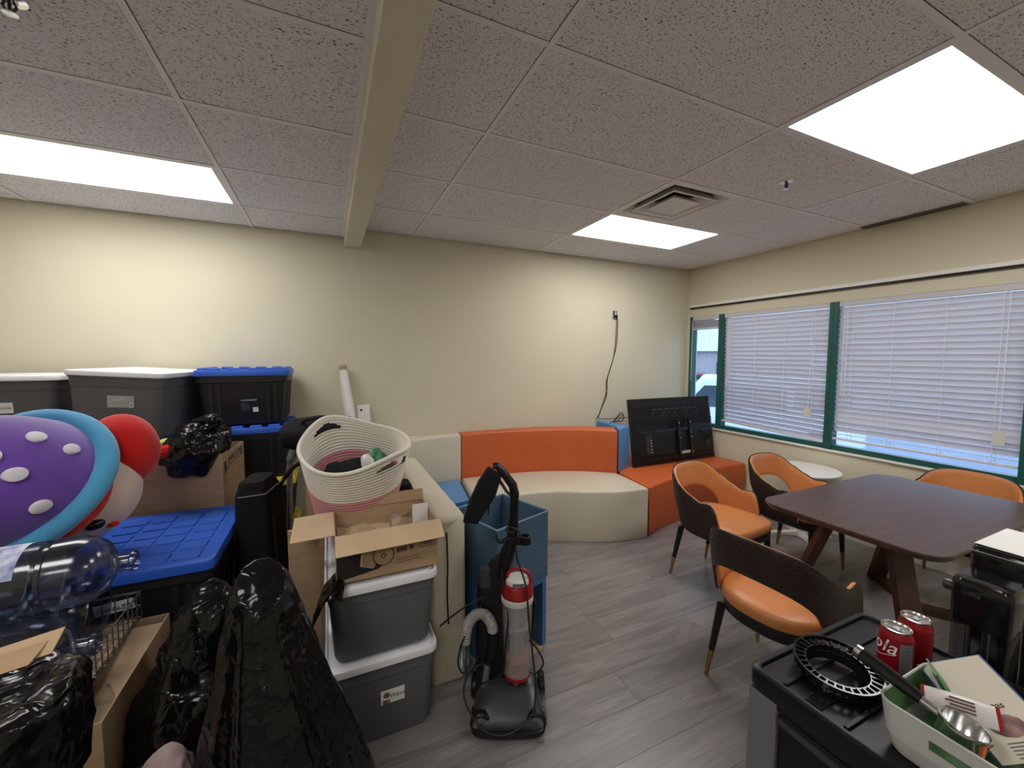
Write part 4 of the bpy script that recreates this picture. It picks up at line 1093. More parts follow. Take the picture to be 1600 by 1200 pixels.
for k in range(15):
    a = PI / 2 * k / 14
    rings.append([Vector((hr * math.cos(a) ** 0.5 * math.cos(q) , hr * math.cos(a) ** 0.5 * math.sin(q), hh * math.sin(a))) * (1 + 0.03 * math.sin(3 * q + 1) * math.sin(2 * a)) for q in [2 * PI * j / 40 for j in range(40)]])
rings[-1] = [Vector((0.004 * math.cos(2 * PI * j / 40), 0.004 * math.sin(2 * PI * j / 40), hh)) for j in range(40)]
hat = plush('hat', MB().loft(rings, T=HM), 'purple')
brim = MB().tube([HM @ Vector((0.272 * math.cos(2 * PI * k / 48), 0.272 * math.sin(2 * PI * k / 48), -0.01 + 0.012 * math.sin(4 * PI * k / 48))) for k in range(48)], 0.036, 14, closed=True)
plush('hat_brim', brim, 'skyplush')
HI = HM.inverted()
for (da, db, rd) in ((0.005, 0.182, 0.024), (-0.043, 0.079, 0.025), (0.087, 0.125, 0.022), (0.005, -0.043, 0.025), (0.092, 0.218, 0.024), (-0.095, 0.144, 0.025), (-0.13, 0.02, 0.025), (-0.11, -0.10, 0.024)):
    best = None
    for s_ in range(400):
        c_ = 0.45 - s_ * 0.0015
        q = HI @ Vector((da, db, c_))
        if q.z > 0 and (math.hypot(q.x, q.y) / hr) ** 4 + (q.z / hh) ** 2 < 1.0: best = q; break
    if best is None: continue
    _rh = math.hypot(best.x, best.y) ** 2
    nn_ = Vector((2 * best.x * _rh / hr ** 4, 2 * best.y * _rh / hr ** 4, best.z / hh ** 2)).normalized()
    u_ = nn_.orthogonal().normalized(); v_ = nn_.cross(u_)
    dm = MB().loft([[HM @ (best + nn_ * z + (u_ * math.cos(2 * PI * k / 18) + v_ * math.sin(2 * PI * k / 18)) * rd * s2) for k in range(18)] for z, s2 in ((-0.012, 1.0), (0.006, 1.0), (0.009, 0.8))])
    plush('white_spot', dm, 'felt', hat)
plush('head', MB().ell((0.10, -0.085, -0.05), (0.195, 0.195, 0.20), 32, 20), 'face')
plush('hair', MB().ell((0.238, 0.055, -0.09), (0.128, 0.162, 0.14), 26, 16, T=Matrix.Identity(4)), 'redplush')
plush('hair', MB().tube(spline([(0.165, 0.005, 0.14), (0.12, -0.075, 0.165), (0.045, -0.15, 0.165), (-0.04, -0.215, 0.13)], 6), [0.03 + 0.026 * math.sin(PI * k / 18) for k in range(19)], 14), 'redplush')
plush('eye', MB().ell((0.132, -0.180, 0.122), (0.032, 0.022, 0.022), 18, 10), 'blackg')
plush('mouth', MB().ell((0.185, -0.205, 0.085), (0.02, 0.012, 0.02), 12, 8), 'redplush')
plush('body', MB().ell((-0.05, -0.17, -0.17), (0.26, 0.17, 0.15), 24, 14), 'redplush')

# ------------------------------------------------------------------ black bags
def blob(label, c, r, seed, amp, m='bag', name='black_bag', cat='garbage bag', group='black garbage bags', flat_z=None, nu=72, nv=44, squeeze=None, skew=0.0):
    mb = MB(); sd = Vector((seed * 7.3, seed * 3.1, seed * 1.7)); rings = []
    for i in range(nv + 1):
        a = -PI / 2 + PI * i / nv; a = max(min(a, PI / 2 - 0.02), -PI / 2 + 0.02)
        ring = []
        for k in range(nu):
            th = 2 * PI * k / nu
            n = Vector((math.cos(a) * math.cos(th), math.cos(a) * math.sin(th), math.sin(a)))
            q = Vector((n.x * r[0], n.y * r[1], n.z * r[2]))
            if squeeze:
                f = squeeze(n.z); q.x *= f; q.y *= f
            q.x += skew * q.z
            q += n * amp * (1.2 * fbm(q + sd, 6, 2) + 0.8 * ridge(q * 1.0 + sd * 2, 13) * 0.5 + 0.35 * ridge(q + sd, 27) * 0.5)
            if flat_z is not None and q.z + c[2] < flat_z: q.z = flat_z - c[2] + 0.002 * noise.noise(q * 20)
            ring.append(q)
        rings.append(ring)
    mb.loft(rings)
    t = thing(name, label, cat, c, 0, group)
    obj('film', mb, m, t, smooth=70)
    return t
b2 = blob('slumped black garbage bag between the cardboard box and the tall draped bag', (-0.405, 1.52, 0.42), (0.155, 0.16, 0.45), 2, 0.032, flat_z=0.0, squeeze=lambda z: 1.0 - 0.55 * max(0, z) ** 2, skew=0.14)
b3 = blob('crumpled black garbage bag stuffed into the printed cardboard box', (-0.705, 2.82, 1.045), (0.15, 0.16, 0.15), 5, 0.035)
obj('bag_neck', MB().tube(spline([(0.03, -0.05, 0.06), (0.08, -0.06, 0.13), (0.13, -0.05, 0.15), (0.10, -0.04, 0.17), (0.0, 0, 0.17)], 5), [0.05, 0.045, 0.04, 0.035, 0.03, 0.028, 0.025, 0.022, 0.02, 0.018, 0.02, 0.024, 0.03, 0.035, 0.04, 0.04, 0.035, 0.03, 0.02, 0.012, 0.006], 10), 'bag', b3, smooth=70)
tag(obj('red_cloth', MB().tube(spline([(-0.86, 2.72, 1.05), (-0.78, 2.72, 1.075), (-0.71, 2.75, 1.08)], 6), [0.03, 0.035, 0.035, 0.035, 0.035, 0.035, 0.035, 0.03, 0.03, 0.028, 0.025, 0.02, 0.012], 10), 'redplush'), 'bit of red cloth sticking out beside the bag in the printed box', 'cloth')
tag(obj('yellow_cloth', MB().ell((-0.815, 2.785, 1.105), (0.045, 0.03, 0.022), 14, 8), mat('lime_cloth', (0.5, 0.55, 0.12), 0.9)), 'small lime yellow cloth on the bag in the printed box', 'cloth')

# tall thing draped in a black bag
t = thing('draped_bag', 'tall black garbage bag draped to a shiny flat top, in the foreground', 'garbage bag', (-0.15, 1.28, 0), 0, 'black garbage bags')
rings = []; nu = 96
levels = [(0.95, 0.010, 0.0), (0.948, 0.035, 0.0), (0.942, 0.060, 0.0), (0.92, 0.074, 0.002), (0.86, 0.088, 0.004), (0.78, 0.108, 0.007), (0.68, 0.132, 0.010), (0.56, 0.160, 0.014), (0.42, 0.195, 0.018), (0.28, 0.225, 0.022), (0.13, 0.255, 0.026), (0.0, 0.275, 0.028)]
for i, (z, r, f) in enumerate(levels):
    ring = []
    for k in range(nu):
        th = 2 * PI * k / nu
        fold = f * (0.7 * math.sin(4 * th + 0.7) + 0.5 * math.sin(7 * th + 2.1 + z) + 0.4 * math.sin(13 * th + 4 * z))
        rad = r + fold
        cx = -0.035 * max(0, (z - 0.4) / 0.55)
        x, y = cx + rad * math.cos(th), rad * math.sin(th)
        zz = z + (0.75 * y - 0.12 * x) * max(0, min(1, (z - 0.62) / 0.30))
        ring.append((x, y, max(0, zz)))
    rings.append(ring)
dense = []
for i in range(len(rings) - 1):
    for s_ in range(4):
        f = s_ / 4
        dense.append([Vector(a).lerp(Vector(b), f) for a, b in zip(rings[i], rings[i + 1])])
dense.append([Vector(p) for p in rings[-1]])
for rg in dense:
    for p in rg:
        d = fbm(p, 9, 3) * 0.005 + 0.003 * (ridge(p, 24) - 0.5)
        if p.z > 0.9: p.z += d * 1.3
        else:
            rad = math.hypot(p.x, p.y) + 1e-6; p.x += d * p.x / rad; p.y += d * p.y / rad
obj('film', MB().loft(dense[::-1], cap0=True, cap1=True), 'bag2', t, smooth=70)

sc = MB(); n_ = 16
for i in range(n_ + 1):
    for j in range(n_ + 1):
        x, y = -0.125 + 0.11 * i / n_ + 0.02 * j / n_, 1.50 + 0.20 * j / n_
        sc.v.append(Vector((x, y, 0.70 + 0.022 * abs(fbm(Vector((x, y, 1)), 22)) + 0.03 * math.sin(PI * i / n_) - 0.10 * (1 - i / n_) ** 2)))
for i in range(n_):
    for j in range(n_):
        k = i * (n_ + 1) + j; sc.f.append((k, k + n_ + 1, k + n_ + 2, k + 1))
obj('loose_corner', sc, 'bag', t, smooth=70, loc=(0.19, -1.28, 0.0))
blob('pale pink cloth bundle low between the two black bags', (-0.40, 1.27, 0.27), (0.085, 0.09, 0.27), 11, 0.05, 'pinkcloth', 'pink_cloth', 'cloth', None, flat_z=0.0, nu=96, nv=60)

# lined bin in the lower left corner
t = thing('waste_bin', 'tall black bin lined with a shiny black bag in the lower left corner', 'waste bin', (-0.60, 1.03, 0))
obj('shell', MB().lathe([(0.105, 0.0), (0.112, 0.01), (0.132, 0.90), (0.136, 0.91)], 40, cap1=False), 'blackm', t)
lin = []
for i, (r, z) in enumerate(((0.143, 0.78), (0.143, 0.86), (0.142, 0.915), (0.136, 0.945), (0.120, 0.955), (0.095, 0.952), (0.065, 0.945), (0.03, 0.948), (0.004, 0.95))):
    lin.append([Vector((r * math.cos(2 * PI * k / 80), r * math.sin(2 * PI * k / 80), z)) for k in range(80)])
dl = []
for i in range(len(lin) - 1):
    for s_ in range(3): dl.append([a.lerp(b, s_ / 3) for a, b in zip(lin[i], lin[i + 1])])
dl.append(lin[-1])
for rg in dl:
    for p in rg:
        d = 0.010 * fbm(p, 16, 3) + 0.006 * ridge(p, 34); rad = math.hypot(p.x, p.y) + 1e-6
        p.x += d * p.x / rad; p.y += d * p.y / rad; p.z += 0.6 * d
obj('liner', MB().loft(dl, cap0=False), 'bag', t, smooth=70)
t = thing('torn_carton', 'torn piece of pale cardboard sticking out of the lined bin', 'cardboard piece', (-0.585, 1.09, 0.958))
board(t, 'panel', (-0.06, 0.0, 0), (0.055, 0.02, 0.012), (-0.05, 0.03, 0.035), m='cardin')
board(t, 'folded_flap', (-0.045, -0.02, 0.006), (0.03, 0.0, 0.008), (-0.03, 0.015, 0.03), m='card')
board(t, 'white_flap', (-0.12, -0.03, 0.004), (-0.05, -0.03, 0.006), (-0.11, 0.0, 0.022), m='paper')

# ------------------------------------------------------------------ things between the totes and the basket
t = thing('black_case', 'tall black soft case standing in front of the tote tower', 'case', (-0.345, 2.50, 0), math.radians(-12))
cs = MB().loft([ringz(rr(0.17, 0.30, 0.035, 5), 0), ringz(rr(0.18, 0.31, 0.035, 5), 0.02), ringz(rr(0.17, 0.29, 0.035, 5), 0.60), ringz(rr(0.15, 0.25, 0.03, 5, -0.01), 0.86), ringz(rr(0.11, 0.20, 0.03, 5, -0.015), 0.93), ringz(rr(0.05, 0.12, 0.02, 5, -0.015), 0.94)])
obj('body', cs, 'blackm', t, smooth=50)
obj('zip', MB().tube([(-0.06, -0.13, 0.865), (0.065, -0.125, 0.875), (0.07, 0.12, 0.875)], 0.004, 6), 'grey', t)
obj('strap', MB().tube(spline([(0.088, -0.08, 0.25), (0.10, -0.10, 0.5), (0.088, -0.09, 0.75)], 6), 0.008, 6), 'blackm', t)
t = thing('garment_stand', 'bent grey metal pole standing beside the tote tower', 'metal pole', (-0.225, 2.72, 0))
obj('upright', MB().tube([(-0.02, 0, 0), (0.0, 0, 0.86)], 0.017, 12), 'alum', t)
obj('bent_arm', MB().tube(spline([(0.0, 0, 0.86), (0.003, -0.005, 0.92), (0.02, -0.01, 0.99), (0.05, -0.02, 1.06), (0.075, -0.025, 1.10)], 5), [0.018] * 8 + [0.026] * 13, 12), 'alum', t)
obj('strap', MB().tube(spline([(-0.05, -0.05, 0.82), (-0.02, -0.06, 0.87), (0.03, -0.06, 0.93), (0.10, -0.05, 0.96)], 5), 0.012, 8), 'blackm', t)
t = thing('duffel_bag', 'rounded black duffel bag lying behind the rope basket', 'bag', (-0.05, 2.63, 1.026))
dm = MB(); rings = []
for i in range(19):
    x = -0.21 + 0.42 * i / 18; k = math.sqrt(max(0.0, 1 - (x / 0.212) ** 2)) ** 0.55
    rings.append([(x, 0.15 * k * math.cos(2 * PI * j / 24) + 0.006 * noise.noise(Vector((x * 14, j, 0))), 0.10 + 0.10 * k * math.sin(2 * PI * j / 24) + 0.008 * noise.noise(Vector((x * 16, j * 0.6, 4)))) for j in range(24)])
obj('body', dm.loft(rings), 'blackm', t, smooth=60)
obj('carry_handle', MB().tube(spline([(-0.09, -0.08, 0.17), (-0.06, -0.12, 0.20), (0.06, -0.12, 0.20), (0.09, -0.08, 0.17)], 6), 0.008, 8), 'blackm', t)
obj('zip', MB().tube([(-0.17, 0, 0.185), (0, 0, 0.203), (0.17, 0, 0.185)], 0.004, 6), 'dgrey', t)

t = thing('film_roll', 'roll of clear stretch wrap leaning on the wall behind the basket', 'roll of film', (0.27, 3.36, 0.0), rot=(0, 0, 0))
d0, d1 = Vector((0, 0, 0)), Vector((-0.155, 0.30, 1.50))
obj('film', MB().tube([d0.lerp(d1, 0.12), d0.lerp(d1, 0.55), d0.lerp(d1, 0.80), d0.lerp(d1, 0.975)], [0.048, 0.048, 0.041, 0.033], 24), mat('stretch_film_white', (0.72, 0.71, 0.69), 0.25, spec=0.6, bump=0.9, bscale=16), t)
obj('core', MB().tube([d0.lerp(d1, 0.0), d0.lerp(d1, 1.0)], 0.030, 20), 'card', t)
obj('core_hole', MB().tube([d0.lerp(d1, 0.999), d0.lerp(d1, 1.001)], 0.024, 20), 'gap', t)
t = thing('plastic_strip', 'flat white plastic strip with a hole leaning beside the stretch wrap', 'plastic strip', (0.30, 3.50, 0.0))
d0, d1 = Vector((0, 0, 0)), Vector((-0.035, 0.10, 1.17))
obj('strip', slab(d0, d1, 0.10, 0.012, (1, 0, 0.09)), 'white', t, smooth=0, bevel=0.004)
obj('hole', MB().tube([d0.lerp(d1, 0.965) + Vector((-0.02, -0.0075, 0)), d0.lerp(d1, 0.965) + Vector((-0.02, -0.0055, 0))], 0.010, 16), 'gap', t)

# ------------------------------------------------------------------ rope basket
t = thing('rope_basket', 'white and pink coiled rope laundry basket with handles', 'laundry basket', (0.115, 2.195, 0.768), rot=(math.radians(21), math.radians(-2), math.radians(4)))
HB = 0.43; ncoil = 27; nth = 72
def bend(th, v):
    r = 0.178 + 0.060 * v ** 0.9
    r *= 1 + 0.05 * v * math.cos(2 * th + 0.6) + 0.035 * v * math.cos(3 * th + 1.0) + 0.02 * v * math.sin(5 * th)
    lift = 0.0
    for hc in (2.10, 5.35):
        d = (th - hc + PI) % (2 * PI) - PI
        lift += math.exp(-(d / 0.55) ** 2)
    z = HB * v + (0.055 * lift - 0.02) * v ** 4
    return r, z
def shell(v0, v1, inner, name, m):
    mb = MB(); per = 4
    n0, n1 = int(round(v0 * ncoil * per)), int(round(v1 * ncoil * per))
    for i in range(n0, n1 + 1):
        v = i / (ncoil * per)
        rip = 0.0042 * abs(math.sin(PI * v * ncoil))
        for k in range(nth):
            th = 2 * PI * k / nth
            r, z = bend(th, v)
            r = r + rip if not inner else r - 0.009 - rip
            mb.v.append(Vector((r * math.cos(th), r * math.sin(th), z)))
    for i in range(n1 - n0):
        v = (i + n0 + 0.5) / (ncoil * per)
        for k in range(nth):
            th = 2 * PI * (k + 0.5) / nth
            hole = False
            for hc in (2.10, 5.35):
                d = (th - hc + PI) % (2 * PI) - PI
                if abs(d) < 0.36 and 0.865 - 0.0 < v < 0.955 - 0.05 * (d / 0.36) ** 2: hole = True
            if hole: continue
            a, b = i * nth + k, i * nth + (k + 1) % nth
            mb.f.append((a, b, b + nth, a + nth))
    return obj(name, mb, m, t, smooth=60)
shell(0.0, 0.56, False, 'pink_wall', 'ropepink'); shell(0.56, 1.0, False, 'ivory_wall', 'rope')
shell(0.03, 0.60, True, 'pink_lining', 'ropepink'); shell(0.60, 1.0, True, 'ivory_lining', 'rope')
rim = []
for k in range(nth):
    th = 2 * PI * k / nth; r, z = bend(th, 1.0); rim.append(((r - 0.003) * math.cos(th), (r - 0.003) * math.sin(th), z))
obj('rim', MB().tube(rim, 0.0095, 10, closed=True), 'rope', t, smooth=60)
obj('base', MB().lathe([(0.182, 0.0), (0.182, 0.008), (0.001, 0.009)], 48), 'ropepink', t)
def inbasket(o): pass
BM = Matrix.Translation((0.115, 2.195, 0.768)) @ Euler((math.radians(21), math.radians(-2), math.radians(4))).to_matrix().to_4x4()
def cloth(label, name, c, r, seed, m, cat, amp=0.03):
    mb = MB(); rings = []
    for i in range(21):
        a = -PI / 2 + PI * i / 20; a = max(min(a, PI / 2 - 0.03), -PI / 2 + 0.03)
        ring = []
        for k in range(36):
            th = 2 * PI * k / 36
            n = Vector((math.cos(a) * math.cos(th), math.cos(a) * math.sin(th), math.sin(a)))
            q = Vector((n.x * r[0], n.y * r[1], n.z * r[2]))
            q += n * amp * (fbm(q + Vector((seed, 0, 0)), 11, 3) + 0.5 * ridge(q + Vector((0, seed, 0)), 17))
            ring.append(q)
        rings.append(ring)
    mb.loft(rings)
    o = obj(name, mb, m, None, smooth=60, loc=BM @ Vector(c))
    return tag(o, label, cat)
cloth('crumpled black clothing inside the rope basket', 'black_clothing', (-0.035, -0.02, 0.25), (0.10, 0.085, 0.09), 3, 'blackm', 'clothing')
cloth('green and white plastic packet inside the rope basket', 'green_packet', (0.10, -0.01, 0.30), (0.06, 0.045, 0.065), 9, 'greenp', 'packet', 0.02)
cloth('clear white plastic packet beside the green one in the rope basket', 'white_packet', (0.045, -0.055, 0.31), (0.03, 0.035, 0.06), 14, mat('white_film', (0.6, 0.6, 0.58), 0.3), 'packet', 0.015)
tag(obj('black_pouch', MB().loft([ringz(rr(0.10, 0.16, 0.02, 3, 0.365, 2.20), 0.70), ringz(rr(0.11, 0.17, 0.025, 3, 0.365, 2.20), 0.82), ringz(rr(0.06, 0.12, 0.02, 3, 0.36, 2.20), 0.90)]), 'blackm', smooth=50), 'small black pouch wedged between rope basket and cream mat', 'pouch')

# ------------------------------------------------------------------ folded cream mat standing on edge
t = thing('folded_mat', 'cream vinyl folded play mat standing on edge beside the grey bins', 'play mat', (0.500, 2.42, 0))
mm = MB().loft([ringz(rr(0.166, 1.19, 0.022, 4), 0.0), ringz(rr(0.172, 1.20, 0.025, 4), 0.02), ringz(rr(0.176, 1.21, 0.025, 4), 0.42), ringz(rr(0.172, 1.205, 0.025, 4), 0.78), ringz(rr(0.166, 1.195, 0.022, 4), 0.81), ringz(rr(0.145, 1.17, 0.02, 4), 0.828), ringz(rr(0.09, 1.10, 0.014, 4), 0.834)])
obj('mat_panel', mm, 'cream', t, smooth=50)
obj('zip_seam', MB().tube(spline([(-0.01, -0.606, 0.75), (-0.006, -0.608, 0.60), (-0.010, -0.609, 0.45), (-0.004, -0.607, 0.30)], 6), 0.004, 6), 'seam', t)
wp = MB(); 
for (p, q, r_) in (((-0.088, -0.58, 0.81), (-0.06, -0.60, 0.835), (-0.03, -0.612, 0.78)), ((-0.09, -0.60, 0.79), (-0.04, -0.614, 0.77), (-0.10, -0.625, 0.70)), ((-0.04, -0.612, 0.80), (0.05, -0.610, 0.81), (-0.01, -0.616, 0.775))):
    wp.add([p, q, r_], [(0, 1, 2)])
obj('torn_wrap', wp, 'wrap', t, smooth=0)

# ------------------------------------------------------------------ blue open box on blue stool
RC = Vector((1.05, 1.845, 0)); ang = math.atan2(0.115, 0.336)
CCx = RC + Vector((-0.336, -0.115, 0)) * 0.5 + Vector((-0.115, 0.336, 0)) * 0.5
t = thing('blue_stool', 'bright blue hollow cube stool on the floor under the blue box', 'stool', (CCx.x, CCx.y, 0), ang)
s_ = 0.178; th = 0.03; hh_ = 0.40
obj('top_panel', MB().box(-s_, s_, -s_, s_, hh_ - th, hh_), 'bluestool', t, smooth=0, bevel=0.004)
obj('bottom_panel', MB().box(-s_, s_, -s_, s_, 0, 0.012), 'cardin', t, smooth=0)
for (x0, x1, y0, y1) in ((-s_, -s_ + th, -s_, s_), (s_ - th, s_, -s_, s_)): obj('side_panel', MB().box(x0, x1, y0, y1, 0.012, hh_ - th), 'bluestool', t, smooth=0, bevel=0.003)
obj('back_panel', MB().box(-s_ + th, s_ - th, s_ - 0.012, s_, 0.012, hh_ - th), 'bluestool', t, smooth=0)
t = thing('blue_box', 'steel blue open-topped box standing on the bright blue stool', 'storage box', (CCx.x, CCx.y, 0.401), ang)
th = 0.008; hh_ = 0.355; s_ = 0.182
obj('floor_panel', MB().box(-s_, s_, -s_, s_, 0, th), 'bluebox', t, smooth=0)
for nm, a in (('front_panel', (-s_, s_, -s_, -s_ + th)), ('back_panel', (-s_, s_, s_ - th, s_)), ('side_panel', (-s_, -s_ + th, -s_ + th, s_ - th)), ('side_panel', (s_ - th, s_, -s_ + th, s_ - th))):
    obj(nm, MB().box(*a, th, hh_), 'bluebox', t, smooth=0, bevel=0.002)
obj('edge_trim', MB().tube([(-s_, -s_, hh_), (s_, -s_, hh_), (s_, s_, hh_), (-s_, s_, hh_)], 0.005, 6, closed=True), mat('pale_blue_edge', (0.16, 0.30, 0.44), 0.5), t)
t = thing('blue_crate', 'bright blue open crate behind the cream mat, in front of the sofa', 'crate', (0.84, 2.66, 0), math.radians(14))
for a in ((-0.17, 0.17, -0.16, -0.15), (-0.17, 0.17, 0.15, 0.16), (-0.17, -0.16, -0.15, 0.15), (0.16, 0.17, -0.15, 0.15)): obj('side_panel', MB().box(*a, 0.008, 0.50), 'bluestool', t, smooth=0)
obj('floor_panel', MB().box(-0.17, 0.17, -0.16, 0.16, 0, 0.008), 'bluestool', t, smooth=0)
obj('divider', MB().box(-0.005, 0.005, -0.15, 0.15, 0.008, 0.48), 'bluestool', t, smooth=0)

# ------------------------------------------------------------------ upright vacuum cleaner
VR, VF = Vector((0.918, -0.397, 0)), Vector((0.397, 0.918, 0))
vo = VR * 0.02 + VF * 1.69
t = thing('vacuum_cleaner', 'black upright vacuum cleaner with red-lidded clear canister and hose', 'vacuum cleaner', (vo.x, vo.y, 0), math.atan2(-0.397, 0.918))
V = lambda u, z, v=1.72: (u - 0.02, v - 1.69, z)
base = MB().loft([ringz(rr(0.285, 0.25, 0.05, 5, 0.0, 0.01), 0.018), ringz(rr(0.30, 0.265, 0.055, 5, 0.0, 0.01), 0.035), ringz(rr(0.295, 0.255, 0.055, 5, 0.0, 0.012), 0.060), ringz(rr(0.27, 0.215, 0.05, 5, 0.0, 0.026), 0.088), ringz(rr(0.20, 0.14, 0.04, 5, 0.02, 0.050), 0.128), ringz(rr(0.16, 0.10, 0.04, 5, 0.02, 0.058), 0.138)])
nz = obj('floor_nozzle', base, 'dgrey', t, smooth=40)
obj('front_bumper', MB().tube(spline([(-0.15, 0.0, 0.026), (-0.145, -0.085, 0.026), (-0.11, -0.125, 0.026), (0.11, -0.125, 0.026), (0.145, -0.085, 0.026), (0.15, 0.0, 0.026)], 5), 0.012, 8), 'black', t)
obj('top_panel', MB().loft([ringz(rr(0.10, 0.07, 0.02, 4, 0.035, 0.022), 0.112), ringz(rr(0.085, 0.055, 0.02, 4, 0.035, 0.025), 0.137)]), 'black', t, smooth=40)
kn = obj('height_knob', MB().lathe([(0.022, 0.126), (0.022, 0.138), (0.018, 0.142)], 24, T=Matrix.Translation((0.035, 0.018, 0.006))), 'alum', t)
obj('knob_grip', MB().box(0.031, 0.039, -0.001, 0.037, 0.146, 0.156), 'steel', kn, smooth=0, bevel=0.002)
for sx in (-1, 1):
    obj('wheel_arch', MB().lathe([(0.040, -0.018), (0.046, -0.012), (0.046, 0.012), (0.040, 0.018)], 28, T=Matrix.Translation((sx * 0.115, -0.088, 0.047)) @ Matrix.Rotation(PI / 2, 4, 'X')), 'black', t)
    obj('arch_inset', MB().lathe([(0.032, 0.0), (0.032, 0.004)], 24, T=Matrix.Translation((sx * 0.115, -0.1045, 0.047)) @ Matrix.Rotation(PI / 2, 4, 'X')), 'grey', t)
    obj('wheel', MB().lathe([(0.048, -0.014), (0.052, -0.008), (0.052, 0.008), (0.048, 0.014)], 28, T=Matrix.Translation((sx * 0.155, 0.10, 0.053)) @ Matrix.Rotation(PI / 2, 4, 'Y')), 'black', t)
obj('side_tube', MB().tube([(0.158, 0.09, 0.075), (0.158, -0.075, 0.04)], 0.009, 10), 'clear', t)
obj('plug_prongs', MB().box(0.128, 0.146, -0.142, -0.132, 0.006, 0.022), 'steel', t, smooth=0)
# upright body
obj('upright_body', MB().loft([ringz(rr(0.15, 0.10, 0.03, 4, -0.070, 0.085), 0.10), ringz(rr(0.165, 0.11, 0.03, 4, -0.070, 0.085), 0.30), ringz(rr(0.15, 0.10, 0.03, 4, -0.065, 0.085), 0.56), ringz(rr(0.09, 0.07, 0.025, 4, -0.03, 0.075), 0.66), ringz(rr(0.05, 0.05, 0.02, 4, -0.01, 0.07), 0.70)]), 'black', t, smooth=40)
obj('canister_cradle', MB().loft([ringz(rr(0.13, 0.11, 0.04, 4, 0.035, 0.085), 0.10), ringz(rr(0.12, 0.10, 0.04, 4, 0.038, 0.085), 0.165)]), 'black', t, smooth=40)
obj('handle_shaft', MB().tube(spline([(-0.03, 0.065, 0.60), (-0.005, 0.06, 0.70), (0.016, 0.055, 0.77), (0.022, 0.05, 0.86), (0.026, 0.045, 0.96), (0.028, 0.045, 0.985)], 4), [0.036, 0.036, 0.035, 0.034, 0.033, 0.032, 0.030, 0.028, 0.026, 0.025, 0.024, 0.023, 0.022, 0.020, 0.020, 0.020, 0.020, 0.020, 0.020, 0.020, 0.020], 12), 'black', t)
obj('hand_grip', MB().tube([(0.028, 0.045, 0.98), (0.018, 0.045, 1.02), (-0.03, 0.045, 1.085), (-0.05, 0.045, 1.105), (-0.068, 0.045, 1.105)], [0.020, 0.020, 0.018, 0.016, 0.014], 12), 'black', t)
obj('grip_brace', MB().tube([(-0.075, 0.045, 1.09), (-0.045, 0.045, 1.05), (-0.008, 0.045, 0.99), (0.02, 0.045, 0.965)], 0.007, 8), 'dgrey', t)
obj('hanging_pouch', MB().loft([[(-0.09, 0.02, 1.10), (-0.03, 0.02, 1.06), (-0.03, 0.075, 1.06), (-0.09, 0.075, 1.10)], [(-0.135, 0.01, 1.03), (-0.055, 0.01, 0.98), (-0.055, 0.085, 0.98), (-0.135, 0.085, 1.03)], [(-0.175, 0.01, 0.94), (-0.10, 0.01, 0.91), (-0.10, 0.085, 0.91), (-0.175, 0.085, 0.94)], [(-0.20, 0.02, 0.86), (-0.135, 0.02, 0.85), (-0.135, 0.075, 0.85), (-0.20, 0.075, 0.86)]]), 'blackm', t, smooth=40, bevel=0.008)
obj('cord_hook', MB().tube(spline([(0.01, 0.03, 0.79), (-0.035, 0.02, 0.775), (-0.05, 0.018, 0.79), (-0.052, 0.018, 0.805)], 5), [0.010, 0.010, 0.010, 0.010, 0.010, 0.009, 0.009, 0.008, 0.008, 0.007, 0.006, 0.006, 0.005, 0.005, 0.004, 0.004], 8), 'black', t)
obj('cord_clip', MB().lathe([(0.024, -0.018), (0.026, -0.016), (0.026, 0.016), (0.024, 0.018), (0.018, 0.018), (0.018, -0.018), (0.024, -0.018)], 20, T=Matrix.Translation((0.075, 0.04, 0.775)), cap0=False, cap1=False), 'black', t)
obj('clip_arm', MB().box(0.02, 0.055, 0.03, 0.05, 0.755, 0.79), 'black', t, smooth=0)
obj('latch_housing', MB().loft([ringz(rr(0.055, 0.04, 0.015, 4, -0.10, 0.05), 0.56), ringz(rr(0.05, 0.035, 0.015, 4, -0.10, 0.05), 0.64)]), 'dgrey', t, smooth=40)
# canister
CX, CY = 0.040, 0.030
can = obj('dust_canister', MB().lathe([(0.052, 0.166), (0.058, 0.17), (0.060, 0.28), (0.066, 0.47), (0.068, 0.515)], 36, T=Matrix.Translation((CX, CY, 0)), cap1=False), 'milky', t)
obj('dust_fill', MB().lathe([(0.048, 0.170), (0.054, 0.175), (0.055, 0.245), (0.03, 0.258)], 28, T=Matrix.Translation((CX, CY, 0))), 'dust', can)
obj('filter_core', MB().lathe([(0.026, 0.25), (0.028, 0.36), (0.050, 0.375), (0.052, 0.39), (0.044, 0.40), (0.048, 0.50)], 28, T=Matrix.Translation((CX, CY, 0))), 'filt', can)
obj('canister_rim', MB().lathe([(0.0685, 0.505), (0.071, 0.51), (0.071, 0.53), (0.068, 0.535)], 36, T=Matrix.Translation((CX, CY, 0)), cap0=False, cap1=False), 'dimwhite', can)
obj('canister_base', MB().lathe([(0.055, 0.160), (0.059, 0.163), (0.059, 0.178), (0.055, 0.18)], 36, T=Matrix.Translation((CX, CY, 0))), 'red', can)
lid = obj('canister_lid', MB().lathe([(0.068, 0.533), (0.071, 0.537), (0.069, 0.575), (0.061, 0.59)], 36, T=Matrix.Translation((CX, CY, 0))), 'red', t)
obj('lid_insert', MB().lathe([(0.052, 0.588), (0.050, 0.605), (0.040, 0.612)], 30, T=Matrix.Translation((CX, CY, 0))), 'dimwhite', lid)
obj('lid_handle', MB().tube(spline([(CX - 0.045, CY, 0.59), (CX - 0.04, CY, 0.63), (CX, CY, 0.648), (CX + 0.045, CY, 0.63), (CX + 0.06, CY - 0.005, 0.58), (CX + 0.062, CY - 0.01, 0.54)], 5), 0.008, 10), 'red', lid)
